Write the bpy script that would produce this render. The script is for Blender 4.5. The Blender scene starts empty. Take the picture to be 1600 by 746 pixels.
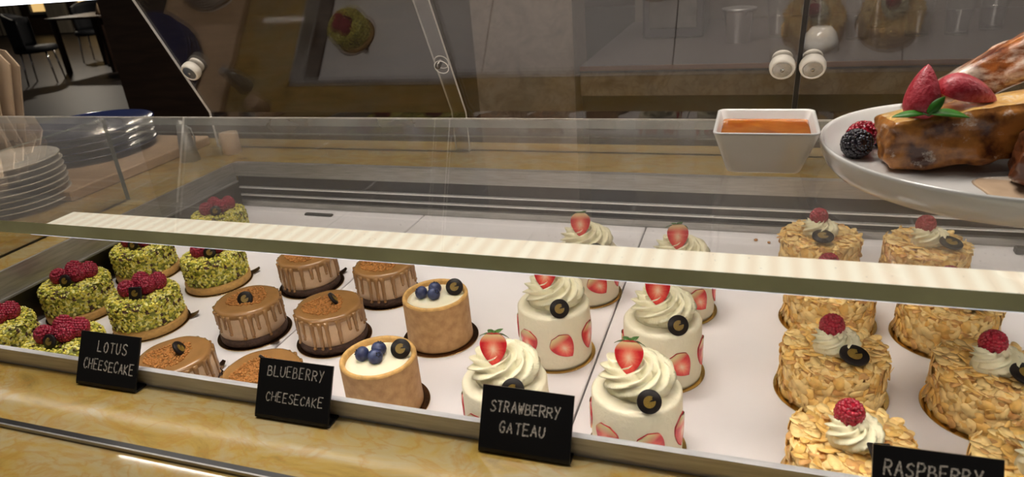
import bpy, math, random
from mathutils import Vector, Matrix, noise
rnd = random.Random(7)
SC = bpy.context.scene
COL = SC.collection
PI = math.pi

# ------------------------------------------------------------------ camera, world, lights, exposure
cam_data = bpy.data.cameras.new('camera')
cam = bpy.data.objects.new('camera', cam_data)
COL.objects.link(cam)
R_ = Vector((0.9463203, 0.3137620, -0.0776616)); U_ = Vector((-0.0595289, 0.4053341, 0.9122284)); F_ = Vector((-0.3177015, 0.8586371, -0.4022538))
CAM = Vector((0.4488097, -0.8522993, 0.3686452))
cam.matrix_world = Matrix(((R_.x, U_.x, -F_.x, CAM.x), (R_.y, U_.y, -F_.y, CAM.y), (R_.z, U_.z, -F_.z, CAM.z), (0, 0, 0, 1)))
cam_data.sensor_fit = 'HORIZONTAL'; cam_data.sensor_width = 36.0
cam_data.lens = 36.0 * 1078.95 / 1600.0
cam_data.clip_start = 0.01; cam_data.clip_end = 100
cam_data.dof.use_dof = True; cam_data.dof.focus_distance = 0.66; cam_data.dof.aperture_fstop = 13.0
SC.camera = cam

SC.view_settings.view_transform = 'Standard'
SC.view_settings.look = 'None'
SC.view_settings.exposure = 0.0
SC.view_settings.gamma = 1.0
SC.view_settings.use_curve_mapping = False
SC.cycles.transparent_max_bounces = 40
SC.cycles.max_bounces = 10
SC.cycles.glossy_bounces = 6
SC.cycles.caustics_reflective = False
SC.cycles.caustics_refractive = False

world = bpy.data.worlds.new('world'); SC.world = world
world.use_nodes = True
world.node_tree.nodes['Background'].inputs[0].default_value = (1.0, 0.92, 0.85, 1)
world.node_tree.nodes['Background'].inputs[1].default_value = 0.035

def area(name, loc, target, sx, sy, power, col):
    l = bpy.data.lights.new(name, 'AREA'); l.shape = 'RECTANGLE'; l.size = sx; l.size_y = sy
    l.energy = power; l.color = col
    o = bpy.data.objects.new(name, l); COL.objects.link(o)
    o.location = loc
    d = Vector(target) - Vector(loc)
    o.rotation_euler = d.to_track_quat('-Z', 'Y').to_euler()
    return o
area('ceiling_downlight_case', (0.05, 0.0, 1.75), (0.20, -0.22, 0.0), 1.1, 0.35, 29.5, (1.0, 0.93, 0.86))
area('added_front_fill', (0.1, -1.3, 1.9), (0.2, -0.6, 0.1), 0.5, 0.4, 1.2, (1.0, 0.92, 0.82))  # unseen overhead lamp, added as warm room fill from the front
area('added_bar_light', (0.8, 1.3, 1.7), (0.7, 1.3, 0.0), 0.8, 0.4, 3.5, (1.0, 0.90, 0.80))  # unseen lamp added to light the back bar
area('added_dining_light', (-11.5, 9.0, 1.9), (-11.5, 9.0, 0.0), 0.2, 0.2, 60.0, (1.0, 0.88, 0.72))  # this and the next: small unseen lamps added to brighten the dining room
area('added_dining_light', (-7.0, 7.6, 1.9), (-7.0, 7.6, 0.0), 0.2, 0.2, 45.0, (1.0, 0.88, 0.72))
LED_DOWN = 40.0      # light given off downwards by the strip under the shelf
LED_UP = 0.93

# ------------------------------------------------------------------ materials
def newmat(name):
    m = bpy.data.materials.new(name); m.use_nodes = True
    return m, m.node_tree.nodes, m.node_tree.links, m.node_tree.nodes['Principled BSDF']
def ramp(n, stops):
    r = n.new('ShaderNodeValToRGB')
    el = r.color_ramp.elements
    while len(el) < len(stops): el.new(0.5)
    for e, (p, c) in zip(el, stops):
        e.position = p; e.color = (c[0], c[1], c[2], 1)
    return r
def srgb(r, g, b):
    f = lambda v: (v / 255 / 12.92) if v / 255 <= 0.04045 else ((v / 255 + 0.055) / 1.055) ** 2.4
    return (f(r), f(g), f(b))
def mat(name, col, rough=0.5, metal=0.0, var=0.0, scale=60.0, bump=0.0, bscale=None, sss=0.0, spec=0.5, coat=0.0, col2=None, detail=4.0, stretch=None, sss_col=None):
    m, n, l, b = newmat(name)
    b.inputs['Base Color'].default_value = (*col, 1)
    b.inputs['Roughness'].default_value = rough
    b.inputs['Metallic'].default_value = metal
    b.inputs['Specular IOR Level'].default_value = spec
    b.inputs['Coat Weight'].default_value = coat
    if sss:
        b.inputs['Subsurface Weight'].default_value = sss
        b.inputs['Subsurface Radius'].default_value = (0.004, 0.0025, 0.0015)
        b.inputs['Subsurface Scale'].default_value = 1.0
    tc = n.new('ShaderNodeTexCoord')
    src = tc.outputs['Object']
    if stretch:
        mp = n.new('ShaderNodeMapping'); mp.inputs['Scale'].default_value = stretch
        l.new(src, mp.inputs['Vector']); src = mp.outputs['Vector']
    if var or col2:
        t = n.new('ShaderNodeTexNoise'); t.inputs['Scale'].default_value = scale; t.inputs['Detail'].default_value = detail
        l.new(src, t.inputs['Vector'])
        c2 = col2 if col2 else tuple(max(0, c * (1 - var)) for c in col)
        r = ramp(n, [(0.33, c2), (0.66, col)])
        l.new(t.outputs['Fac'], r.inputs['Fac']); l.new(r.outputs['Color'], b.inputs['Base Color'])
    if bump:
        t2 = n.new('ShaderNodeTexNoise'); t2.inputs['Scale'].default_value = bscale or scale * 3; t2.inputs['Detail'].default_value = 5
        l.new(src, t2.inputs['Vector'])
        bp = n.new('ShaderNodeBump'); bp.inputs['Strength'].default_value = bump; bp.inputs['Distance'].default_value = 0.001
        l.new(t2.outputs['Fac'], bp.inputs['Height']); l.new(bp.outputs['Normal'], b.inputs['Normal'])
    return m

def emit(name, col, s):
    m, n, l, b = newmat(name)
    b.inputs['Base Color'].default_value = (0.8, 0.8, 0.8, 1)
    b.inputs['Emission Color'].default_value = (*col, 1); b.inputs['Emission Strength'].default_value = s
    return m

def led_dots(name, base, dot, s_base, s_dot, pitch):
    # row of LED chips behind a clear diffuser: brighter spots every pitch along x
    m, n, l, b = newmat(name)
    tc = n.new('ShaderNodeTexCoord'); sep = n.new('ShaderNodeSeparateXYZ'); l.new(tc.outputs['Object'], sep.inputs[0])
    mu = n.new('ShaderNodeMath'); mu.operation = 'MULTIPLY'; mu.inputs[1].default_value = 2 * PI / pitch; l.new(sep.outputs['X'], mu.inputs[0])
    co = n.new('ShaderNodeMath'); co.operation = 'COSINE'; l.new(mu.outputs[0], co.inputs[0])
    mr = n.new('ShaderNodeMapRange'); mr.inputs['From Min'].default_value = -1.0; mr.inputs['From Max'].default_value = 1.0
    l.new(co.outputs[0], mr.inputs['Value'])
    mx = n.new('ShaderNodeMix'); mx.data_type = 'RGBA'; mx.inputs['A'].default_value = (*base, 1); mx.inputs['B'].default_value = (*dot, 1)
    l.new(mr.outputs['Result'], mx.inputs['Factor'])
    ms = n.new('ShaderNodeMapRange'); ms.inputs['To Min'].default_value = s_base; ms.inputs['To Max'].default_value = s_dot
    l.new(mr.outputs['Result'], ms.inputs['Value'])
    b.inputs['Base Color'].default_value = (0.22, 0.21, 0.19, 1)
    l.new(mx.outputs['Result'], b.inputs['Emission Color']); l.new(ms.outputs['Result'], b.inputs['Emission Strength'])
    return m

def clear_glass(name, tint=(0.96, 0.97, 0.96), ior=1.5, dust=0.0, dustcol=(0.8, 0.78, 0.74), scratches=False, rough=0.0):
    # clear pane: transparent + fresnel reflection on each face, with a little dust lying on it (on the shelf back edge: painted brightness)
    m, n, l, b = newmat(name)
    n.remove(b)
    out = n['Material Output']
    tr = n.new('ShaderNodeBsdfTransparent'); tr.inputs[0].default_value = (*tint, 1)
    gl = n.new('ShaderNodeBsdfGlossy'); gl.inputs['Roughness'].default_value = rough; gl.inputs[0].default_value = (1, 1, 1, 1)
    fr = n.new('ShaderNodeFresnel'); fr.inputs[0].default_value = ior
    geo = n.new('ShaderNodeNewGeometry')
    # same reflectance from either side of a face
    mxn = n.new('ShaderNodeMath'); mxn.operation = 'MULTIPLY'
    lw = n.new('ShaderNodeLayerWeight')
    fc = n.new('ShaderNodeMath'); fc.operation = 'POWER'; l.new(lw.outputs['Facing'], fc.inputs[0]); fc.inputs[1].default_value = 5.0
    f0 = ((ior - 1) / (ior + 1)) ** 2
    mr = n.new('ShaderNodeMapRange'); mr.inputs['To Min'].default_value = f0; mr.inputs['To Max'].default_value = 1.0
    l.new(fc.outputs[0], mr.inputs['Value'])
    n.remove(fr); n.remove(mxn); n.remove(geo)
    m1 = n.new('ShaderNodeMixShader'); l.new(mr.outputs['Result'], m1.inputs[0]); l.new(tr.outputs[0], m1.inputs[1]); l.new(gl.outputs[0], m1.inputs[2])
    last = m1
    if dust or scratches:
        df = n.new('ShaderNodeBsdfDiffuse'); df.inputs[0].default_value = (*dustcol, 1)
        tc = n.new('ShaderNodeTexCoord')
        ns = n.new('ShaderNodeTexNoise'); ns.inputs['Scale'].default_value = 9; ns.inputs['Detail'].default_value = 6
        l.new(tc.outputs['Object'], ns.inputs['Vector'])
        a = n.new('ShaderNodeMapRange'); a.inputs['From Min'].default_value = 0.3; a.inputs['From Max'].default_value = 0.7
        a.inputs['To Min'].default_value = dust * 0.7; a.inputs['To Max'].default_value = dust * 1.4
        l.new(ns.outputs['Fac'], a.inputs['Value'])
        fac = a.outputs['Result']
        if scratches:
            vo = n.new('ShaderNodeTexVoronoi'); vo.inputs['Scale'].default_value = 110; vo.inputs['Randomness'].default_value = 1
            l.new(tc.outputs['Object'], vo.inputs['Vector'])
            sp = n.new('ShaderNodeMath'); sp.operation = 'LESS_THAN'; sp.inputs[1].default_value = 0.06; l.new(vo.outputs['Distance'], sp.inputs[0])
            s2 = n.new('ShaderNodeMath'); s2.operation = 'MULTIPLY'; s2.inputs[1].default_value = 0.22; l.new(sp.outputs[0], s2.inputs[0])
            mp = n.new('ShaderNodeMapping'); mp.inputs['Rotation'].default_value = (0, 0, 0.6); mp.inputs['Scale'].default_value = (160, 7, 1)
            l.new(tc.outputs['Object'], mp.inputs['Vector'])
            sn = n.new('ShaderNodeTexNoise'); sn.inputs['Scale'].default_value = 1.0; sn.inputs['Detail'].default_value = 2; l.new(mp.outputs['Vector'], sn.inputs['Vector'])
            s3 = n.new('ShaderNodeMapRange'); s3.inputs['From Min'].default_value = 0.66; s3.inputs['From Max'].default_value = 0.78; s3.inputs['To Max'].default_value = 0.12
            l.new(sn.outputs['Fac'], s3.inputs['Value'])
            ad = n.new('ShaderNodeMath'); ad.operation = 'ADD'; l.new(fac, ad.inputs[0]); l.new(s2.outputs[0], ad.inputs[1])
            ad2 = n.new('ShaderNodeMath'); ad2.operation = 'ADD'; ad2.use_clamp = True; l.new(ad.outputs[0], ad2.inputs[0]); l.new(s3.outputs['Result'], ad2.inputs[1])
            fac = ad2.outputs[0]
        m2 = n.new('ShaderNodeMixShader'); l.new(fac, m2.inputs[0]); l.new(m1.outputs[0], m2.inputs[1]); l.new(df.outputs[0], m2.inputs[2])
        last = m2
    l.new(last.outputs[0], out.inputs['Surface'])
    return m

def marble(name, c_main, c_vein, c_pale, rough=0.12):
    m, n, l, b = newmat(name)
    tc = n.new('ShaderNodeTexCoord')
    mp = n.new('ShaderNodeMapping'); mp.inputs['Rotation'].default_value = (0, 0, 0.7); mp.inputs['Scale'].default_value = (1, 1.9, 1)
    l.new(tc.outputs['Object'], mp.inputs['Vector'])
    w = n.new('ShaderNodeTexNoise'); w.inputs['Scale'].default_value = 11; w.inputs['Detail'].default_value = 8; w.inputs['Roughness'].default_value = 0.62; w.inputs['Distortion'].default_value = 1.2
    l.new(mp.outputs['Vector'], w.inputs['Vector'])
    r = ramp(n, [(0.28, tuple(v * 0.50 for v in c_main)), (0.44, c_main), (0.58, c_pale), (0.74, tuple(v * 0.8 for v in c_main))])
    l.new(w.outputs['Fac'], r.inputs['Fac'])
    v = n.new('ShaderNodeTexNoise'); v.inputs['Scale'].default_value = 17; v.inputs['Detail'].default_value = 9; v.inputs['Distortion'].default_value = 2.2
    l.new(mp.outputs['Vector'], v.inputs['Vector'])
    s = n.new('ShaderNodeMath'); s.operation = 'SUBTRACT'; s.inputs[1].default_value = 0.5; l.new(v.outputs['Fac'], s.inputs[0])
    ab = n.new('ShaderNodeMath'); ab.operation = 'ABSOLUTE'; l.new(s.outputs[0], ab.inputs[0])
    mr = n.new('ShaderNodeMapRange'); mr.inputs['From Min'].default_value = 0.0; mr.inputs['From Max'].default_value = 0.06; mr.inputs['To Min'].default_value = 0.5; mr.inputs['To Max'].default_value = 0
    l.new(ab.outputs[0], mr.inputs['Value'])
    mx = n.new('ShaderNodeMix'); mx.data_type = 'RGBA'; l.new(mr.outputs['Result'], mx.inputs['Factor']); l.new(r.outputs['Color'], mx.inputs['A']); mx.inputs['B'].default_value = (*c_vein, 1)
    l.new(mx.outputs['Result'], b.inputs['Base Color'])
    b.inputs['Roughness'].default_value = rough
    return m

def wood(name, c1, c2, rough=0.45):
    m, n, l, b = newmat(name)
    tc = n.new('ShaderNodeTexCoord'); mp = n.new('ShaderNodeMapping'); mp.inputs['Scale'].default_value = (2, 2, 14)
    mp.inputs['Rotation'].default_value = (0, 0.5, 0)
    l.new(tc.outputs['Object'], mp.inputs['Vector'])
    w = n.new('ShaderNodeTexNoise'); w.inputs['Scale'].default_value = 2.0; w.inputs['Detail'].default_value = 6; w.inputs['Distortion'].default_value = 0.8
    l.new(mp.outputs['Vector'], w.inputs['Vector'])
    r = ramp(n, [(0.3, c1), (0.7, c2)]); l.new(w.outputs['Fac'], r.inputs['Fac']); l.new(r.outputs['Color'], b.inputs['Base Color'])
    b.inputs['Roughness'].default_value = rough
    return m

M = {}
M['marble'] = marble('yellow_marble', srgb(166, 138, 70), srgb(160, 118, 50), srgb(166, 150, 110), 0.07)
M['grey_marble'] = marble('grey_brown_marble', srgb(118, 104, 90), srgb(104, 88, 74), srgb(128, 114, 100), 0.3)
M['steel'] = mat('brushed_steel', (0.50, 0.485, 0.46), 0.42, 0.75, var=0.25, scale=30, stretch=(1, 1, 12))
M['steel_lip'] = mat('satin_steel_lip', (0.70, 0.70, 0.71), 0.45, 0.2, var=0.25, scale=25, stretch=(1, 8, 20))
M['steel_dark'] = mat('dark_steel', (0.22, 0.20, 0.18), 0.28, 1.0, var=0.4, scale=18)
M['slat'] = mat('bright_vent_slat', (0.85, 0.83, 0.80), 0.35, 0.2)
M['black_vent'] = mat('black_vent', (0.012, 0.011, 0.012), 0.4)
M['board'] = mat('white_tray_board', (0.83, 0.80, 0.80), 0.42, var=0.03, scale=12)
M['shelf_glass'] = clear_glass('shelf_glass', (0.965, 0.96, 0.945), 1.5, 0.018, (0.75, 0.73, 0.70), True)
M['shelf_back'] = clear_glass('shelf_back_edge', (0.86, 0.86, 0.82), 1.12, 0.30, (0.8, 0.78, 0.72), rough=0.5)  # strong pale diffuse share paints the bright line along the back edge
M['glass_edge'] = mat('green_glass_edge', (0.74, 0.95, 0.84), 0.12, 0.0, var=0.3, scale=14, coat=0.6)
M['door_glass'] = clear_glass('coated_door_glass', (0.90, 0.89, 0.875), 1.72, 0.004, (0.5, 0.45, 0.4))
M['pale_edge'] = mat('polished_pane_edge', (0.85, 0.80, 0.72), 0.15, 0.0, var=0.2, scale=30)
M['side_edge'] = mat('side_pane_edge', (0.20, 0.22, 0.18), 0.2, var=0.2, scale=30)
M['side_glass'] = clear_glass('side_glass', (0.93, 0.91, 0.87), 1.5, 0.02, (0.7, 0.66, 0.58))
M['black_card'] = mat('black_acrylic', (0.008, 0.008, 0.009), 0.33, spec=0.35)
M['chalk'] = mat('chalk_white', (0.85, 0.80, 0.72), 0.9, var=0.75, scale=900, detail=6)
M['choc'] = mat('dark_chocolate', (0.012, 0.008, 0.007), 0.42, spec=0.25, var=0.2, scale=200)
M['gold'] = mat('gold_print', srgb(132, 106, 36), 0.5, 0.0, var=0.3, scale=900)
M['gold_board'] = mat('gold_cake_board', (0.75, 0.50, 0.16), 0.22, 1.0)
M['brown_board'] = mat('bronze_cake_board', (0.16, 0.09, 0.05), 0.25, 1.0)
M['board_rim'] = mat('cake_board_rim', (0.62, 0.44, 0.20), 0.2, 1.0)
M['cookie'] = mat('biscuit_crust', srgb(204, 158, 88), 0.7, var=0.22, scale=260, bump=0.5, bscale=500)
M['shell'] = mat('baked_biscuit_shell', srgb(190, 150, 100), 0.62, col2=srgb(166, 124, 78), scale=130, bump=0.25, bscale=500, detail=6)
M['shell_rim'] = mat('golden_biscuit_rim', srgb(216, 170, 100), 0.65, var=0.25, scale=200, bump=0.4, bscale=600)
M['cream'] = mat('whipped_cream', srgb(230, 223, 190), 0.5, bump=0.25, bscale=420, sss=0.06)
M['cream_side'] = mat('cream_frosting', srgb(230, 222, 194), 0.6, bump=0.5, bscale=340, sss=0.06, var=0.04, scale=60)
M['cream_smooth'] = mat('smooth_cream', srgb(232, 224, 196), 0.35, sss=0.2, bump=0.1, bscale=120)
M['pist_core'] = mat('pistachio_cream', srgb(132, 134, 42), 0.55, var=0.3, scale=120)
M['nut1'] = mat('pistachio_bits_yellow_green', srgb(240, 224, 96), 0.55, var=0.2, scale=300)
M['nut2'] = mat('pistachio_bits_green', srgb(190, 188, 62), 0.55, var=0.3, scale=300)
M['nut3'] = mat('pistachio_bits_pale', srgb(244, 238, 156), 0.55, var=0.2, scale=300)
M['nut4'] = mat('pistachio_skin_brown', srgb(92, 58, 44), 0.6, var=0.3, scale=300)
M['rasp'] = mat('raspberry_red', srgb(168, 18, 44), 0.22, var=0.35, scale=240, sss=0.12, coat=0.3)
M['rasp_dark'] = mat('raspberry_dusky', srgb(160, 32, 58), 0.36, var=0.35, scale=240, sss=0.12)
M['caramel'] = mat('caramel_glaze', srgb(156, 114, 66), 0.2, var=0.15, scale=60, coat=0.4)
M['mousse'] = mat('caramel_mousse', srgb(210, 176, 138), 0.5, var=0.12, scale=150, bump=0.2, bscale=400)
M['brown_base'] = mat('chocolate_biscuit_base', srgb(78, 50, 32), 0.7, var=0.5, scale=300, bump=0.8, bscale=600)
M['crumb'] = mat('biscuit_crumbs', srgb(184, 122, 56), 0.8, var=0.35, scale=500)
M['blueberry'] = mat('blueberry_skin', srgb(30, 36, 72), 0.42, col2=srgb(62, 74, 112), scale=130)
M['blueberry_eye'] = mat('blueberry_crown', srgb(18, 20, 38), 0.5)
M['almond1'] = mat('almond_flake_golden', srgb(252, 218, 146), 0.5, var=0.16, scale=160)
M['almond2'] = mat('almond_flake_toasted', srgb(246, 198, 110), 0.5, var=0.2, scale=160)
M['almond3'] = mat('almond_flake_brown', srgb(222, 168, 100), 0.55, var=0.3, scale=160)
M['leaf'] = mat('strawberry_leaf', srgb(62, 104, 38), 0.5, var=0.4, scale=300)
M['mint'] = mat('mint_leaf', srgb(58, 128, 34), 0.4, var=0.35, scale=200, sss=0.05)
M['sskin'] = mat('strawberry_skin', srgb(186, 26, 34), 0.3, var=0.3, scale=300, bump=0.6, bscale=420, coat=0.2)
M['ssugar'] = mat('sugared_strawberry_skin', srgb(166, 26, 42), 0.4, col2=srgb(196, 72, 84), scale=330, bump=0.8, bscale=500, coat=0.2)
M['seed'] = mat('strawberry_seed', srgb(214, 170, 90), 0.5)
M['porcelain'] = mat('white_porcelain', (0.66, 0.645, 0.615), 0.12, spec=0.5, coat=0.2)
M['porcelain_plate'] = mat('stacked_porcelain', (0.86, 0.82, 0.76), 0.2)
M['blue_rim'] = mat('dark_blue_glaze', (0.012, 0.02, 0.075), 0.12, spec=0.6, var=0.3, scale=20)
M['stone_plate'] = mat('grey_glazed_stoneware', srgb(112, 102, 84), 0.3, var=0.2, scale=30)
M['paper'] = mat('brown_paper', srgb(176, 152, 124), 0.85, var=0.1, scale=30)
M['pale_wood'] = mat('pale_wood', srgb(196, 164, 128), 0.55, var=0.15, scale=20, stretch=(1, 12, 6))
M['knob'] = mat('cream_white_plastic', (0.78, 0.72, 0.62), 0.35)
M['knob_plate'] = mat('knob_end_plate', (0.52, 0.50, 0.45), 0.3, 0.6, var=0.2, scale=300)
M['knob_plate_grey'] = mat('knob_end_plate_grey', (0.16, 0.18, 0.19), 0.3, 0.6, var=0.2, scale=300)
M['screw'] = mat('screw_steel', (0.45, 0.45, 0.42), 0.25, 1.0)
M['black_hw'] = mat('black_plastic', (0.015, 0.015, 0.016), 0.35)
M['dark_floor'] = mat('dark_stone_floor', srgb(40, 32, 27), 0.45, var=0.3, scale=3)
M['dark_wall'] = wood('dark_brown_wall', srgb(52, 40, 32), srgb(66, 52, 42))
M['bar_wall'] = mat('taupe_bar_wall', srgb(112, 102, 94), 0.6, var=0.1, scale=3)
M['partition'] = wood('brown_wood_partition', srgb(58, 42, 32), srgb(78, 58, 44))
M['copper'] = mat('copper_trim', (0.72, 0.36, 0.18), 0.3, 1.0)
M['bar_black'] = mat('bar_black_plinth', srgb(44, 38, 38), 0.4)
M['bar_top'] = mat('bar_dark_top', srgb(88, 80, 76), 0.3, var=0.1, scale=8)
M['bar_front'] = marble('bar_brown_marble', srgb(106, 92, 80), srgb(84, 68, 56), srgb(122, 108, 94), 0.3)
M['tumbler'] = clear_glass('tumbler_glass', (0.90, 0.90, 0.90), 1.5, 0.03)
M['chair_dark'] = mat('charcoal_chair_fabric', (0.010, 0.011, 0.015), 0.6)
M['chrome'] = mat('chrome_leg', (0.85, 0.82, 0.80), 0.12, 1.0)
M['table_wood'] = mat('dark_table_wood', (0.05, 0.028, 0.02), 0.35, var=0.3, scale=8)
M['curtain'] = mat('grey_curtain', srgb(120, 112, 98), 0.9, var=0.25, scale=2, stretch=(20, 1, 0.3))
M['win_glow'] = emit('lit_window', (1.0, 0.62, 0.20), 0.75)
M['win_frame'] = mat('window_frame_grey', srgb(96, 92, 86), 0.6)
M['toast_dark'] = mat('dark_toasted_crust', srgb(112, 62, 32), 0.35, col2=srgb(46, 22, 14), scale=60, bump=1.0, bscale=160, coat=0.4, detail=6)
M['syrup_pool'] = mat('caramel_sauce', srgb(206, 178, 148), 0.15, var=0.2, scale=60, coat=0.3)
M['blackberry'] = mat('blackberry_skin', (0.012, 0.008, 0.018), 0.2, coat=0.5, var=0.4, scale=300)
M['hinge'] = mat('dark_grey_metal', (0.10, 0.095, 0.09), 0.4, 0.8)

def syrup_mat():
    m, n, l, b = newmat('amber_syrup')
    b.inputs['Base Color'].default_value = (*srgb(170, 98, 38), 1)
    b.inputs['Roughness'].default_value = 0.05; b.inputs['Coat Weight'].default_value = 0.5
    b.inputs['Subsurface Weight'].default_value = 0.3; b.inputs['Subsurface Radius'].default_value = (0.02, 0.006, 0.001)
    tc = n.new('ShaderNodeTexCoord'); g = n.new('ShaderNodeVectorMath'); g.operation = 'LENGTH'
    t = n.new('ShaderNodeTexNoise'); t.inputs['Scale'].default_value = 40; l.new(tc.outputs['Object'], t.inputs['Vector'])
    r = ramp(n, [(0.3, srgb(150, 78, 26)), (0.7, srgb(180, 110, 44))]); l.new(t.outputs['Fac'], r.inputs['Fac']); l.new(r.outputs['Color'], b.inputs['Base Color'])
    return m
M['syrup'] = syrup_mat()

def sugar_over(name, c_a, c_b, amount=0.5, stripe=(60, 60, 60), patch=45):
    # caramelised crust with a dusting of powdered sugar lying in streaks
    m, n, l, b = newmat(name)
    tc = n.new('ShaderNodeTexCoord')
    t = n.new('ShaderNodeTexNoise'); t.inputs['Scale'].default_value = patch; t.inputs['Detail'].default_value = 7; t.inputs['Roughness'].default_value = 0.6; l.new(tc.outputs['Object'], t.inputs['Vector'])
    r = ramp(n, [(0.38, c_b), (0.56, c_a)]); l.new(t.outputs['Fac'], r.inputs['Fac'])
    mp = n.new('ShaderNodeMapping'); mp.inputs['Scale'].default_value = stripe; l.new(tc.outputs['Object'], mp.inputs['Vector'])
    s = n.new('ShaderNodeTexNoise'); s.inputs['Scale'].default_value = 1.0; s.inputs['Detail'].default_value = 7; s.inputs['Roughness'].default_value = 0.7; l.new(mp.outputs['Vector'], s.inputs['Vector'])
    q = n.new('ShaderNodeMapRange'); q.inputs['From Min'].default_value = 0.62 - amount * 0.25; q.inputs['From Max'].default_value = 0.72 - amount * 0.1; l.new(s.outputs['Fac'], q.inputs['Value'])
    mx = n.new('ShaderNodeMix'); mx.data_type = 'RGBA'; l.new(q.outputs['Result'], mx.inputs['Factor']); l.new(r.outputs['Color'], mx.inputs['A']); mx.inputs['B'].default_value = (*srgb(226, 214, 200), 1)
    l.new(mx.outputs['Result'], b.inputs['Base Color'])
    bp = n.new('ShaderNodeBump'); bp.inputs['Strength'].default_value = 1.0; bp.inputs['Distance'].default_value = 0.0012
    l.new(t.outputs['Fac'], bp.inputs['Height']); l.new(bp.outputs['Normal'], b.inputs['Normal'])
    b.inputs['Roughness'].default_value = 0.3; b.inputs['Coat Weight'].default_value = 0.3
    return m
M['toast'] = sugar_over('caramelised_toast', srgb(180, 118, 54), srgb(72, 34, 18), 0.12, (70, 70, 90), 40)
M['toast_sugar'] = sugar_over('sugar_dusted_toast', srgb(162, 96, 44), srgb(78, 36, 22), 0.62, (20, 120, 60))
M['toast_sugar_top'] = sugar_over('custard_toast_top', srgb(232, 190, 110), srgb(190, 132, 66), 0.35, (120, 120, 120))

def straw_cut(name, sx, sz, cz):
    # cut face of a strawberry: pale heart, red rim, fine rays from the heart (object space: x across, z up, y through)
    m, n, l, b = newmat(name)
    tc = n.new('ShaderNodeTexCoord'); mp = n.new('ShaderNodeMapping'); mp.inputs['Location'].default_value = (0, 0, -cz / sz); mp.inputs['Scale'].default_value = (1 / sx, 0, 1 / sz)
    l.new(tc.outputs['Object'], mp.inputs['Vector'])
    ln = n.new('ShaderNodeVectorMath'); ln.operation = 'LENGTH'; l.new(mp.outputs['Vector'], ln.inputs[0])
    ns = n.new('ShaderNodeTexNoise'); ns.inputs['Scale'].default_value = 5; ns.inputs['Detail'].default_value = 3
    nv = n.new('ShaderNodeVectorMath'); nv.operation = 'NORMALIZE'; l.new(mp.outputs['Vector'], nv.inputs[0]); l.new(nv.outputs[0], ns.inputs['Vector'])
    ad = n.new('ShaderNodeMath'); ad.operation = 'MULTIPLY_ADD'; l.new(ns.outputs['Fac'], ad.inputs[0]); ad.inputs[1].default_value = 0.45; l.new(ln.outputs['Value'], ad.inputs[2])
    r = ramp(n, [(0.22, srgb(240, 196, 164)), (0.45, srgb(234, 140, 112)), (0.66, srgb(224, 84, 70)), (0.92, srgb(196, 30, 38))])
    sc = n.new('ShaderNodeMath'); sc.operation = 'MULTIPLY'; sc.inputs[1].default_value = 0.80; l.new(ad.outputs[0], sc.inputs[0])
    # pale shoulder under the leaves
    sp = n.new('ShaderNodeSeparateXYZ'); l.new(mp.outputs['Vector'], sp.inputs[0])
    mr = n.new('ShaderNodeMapRange'); mr.inputs['From Min'].default_value = 0.42; mr.inputs['From Max'].default_value = 1.0; l.new(sp.outputs['Z'], mr.inputs['Value'])
    l.new(sc.outputs[0], r.inputs['Fac'])
    mx = n.new('ShaderNodeMix'); mx.data_type = 'RGBA'; l.new(mr.outputs['Result'], mx.inputs['Factor']); l.new(r.outputs['Color'], mx.inputs['A']); mx.inputs['B'].default_value = (*srgb(222, 206, 150), 1)
    l.new(mx.outputs['Result'], b.inputs['Base Color'])
    b.inputs['Roughness'].default_value = 0.25; b.inputs['Coat Weight'].default_value = 0.3
    return m
M['straw_cut'] = straw_cut('strawberry_cut_face', 0.0088, 0.0125, 0.0)
M['slice_cut'] = straw_cut('strawberry_slice_face', 0.0085, 0.0125, -0.002)

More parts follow.
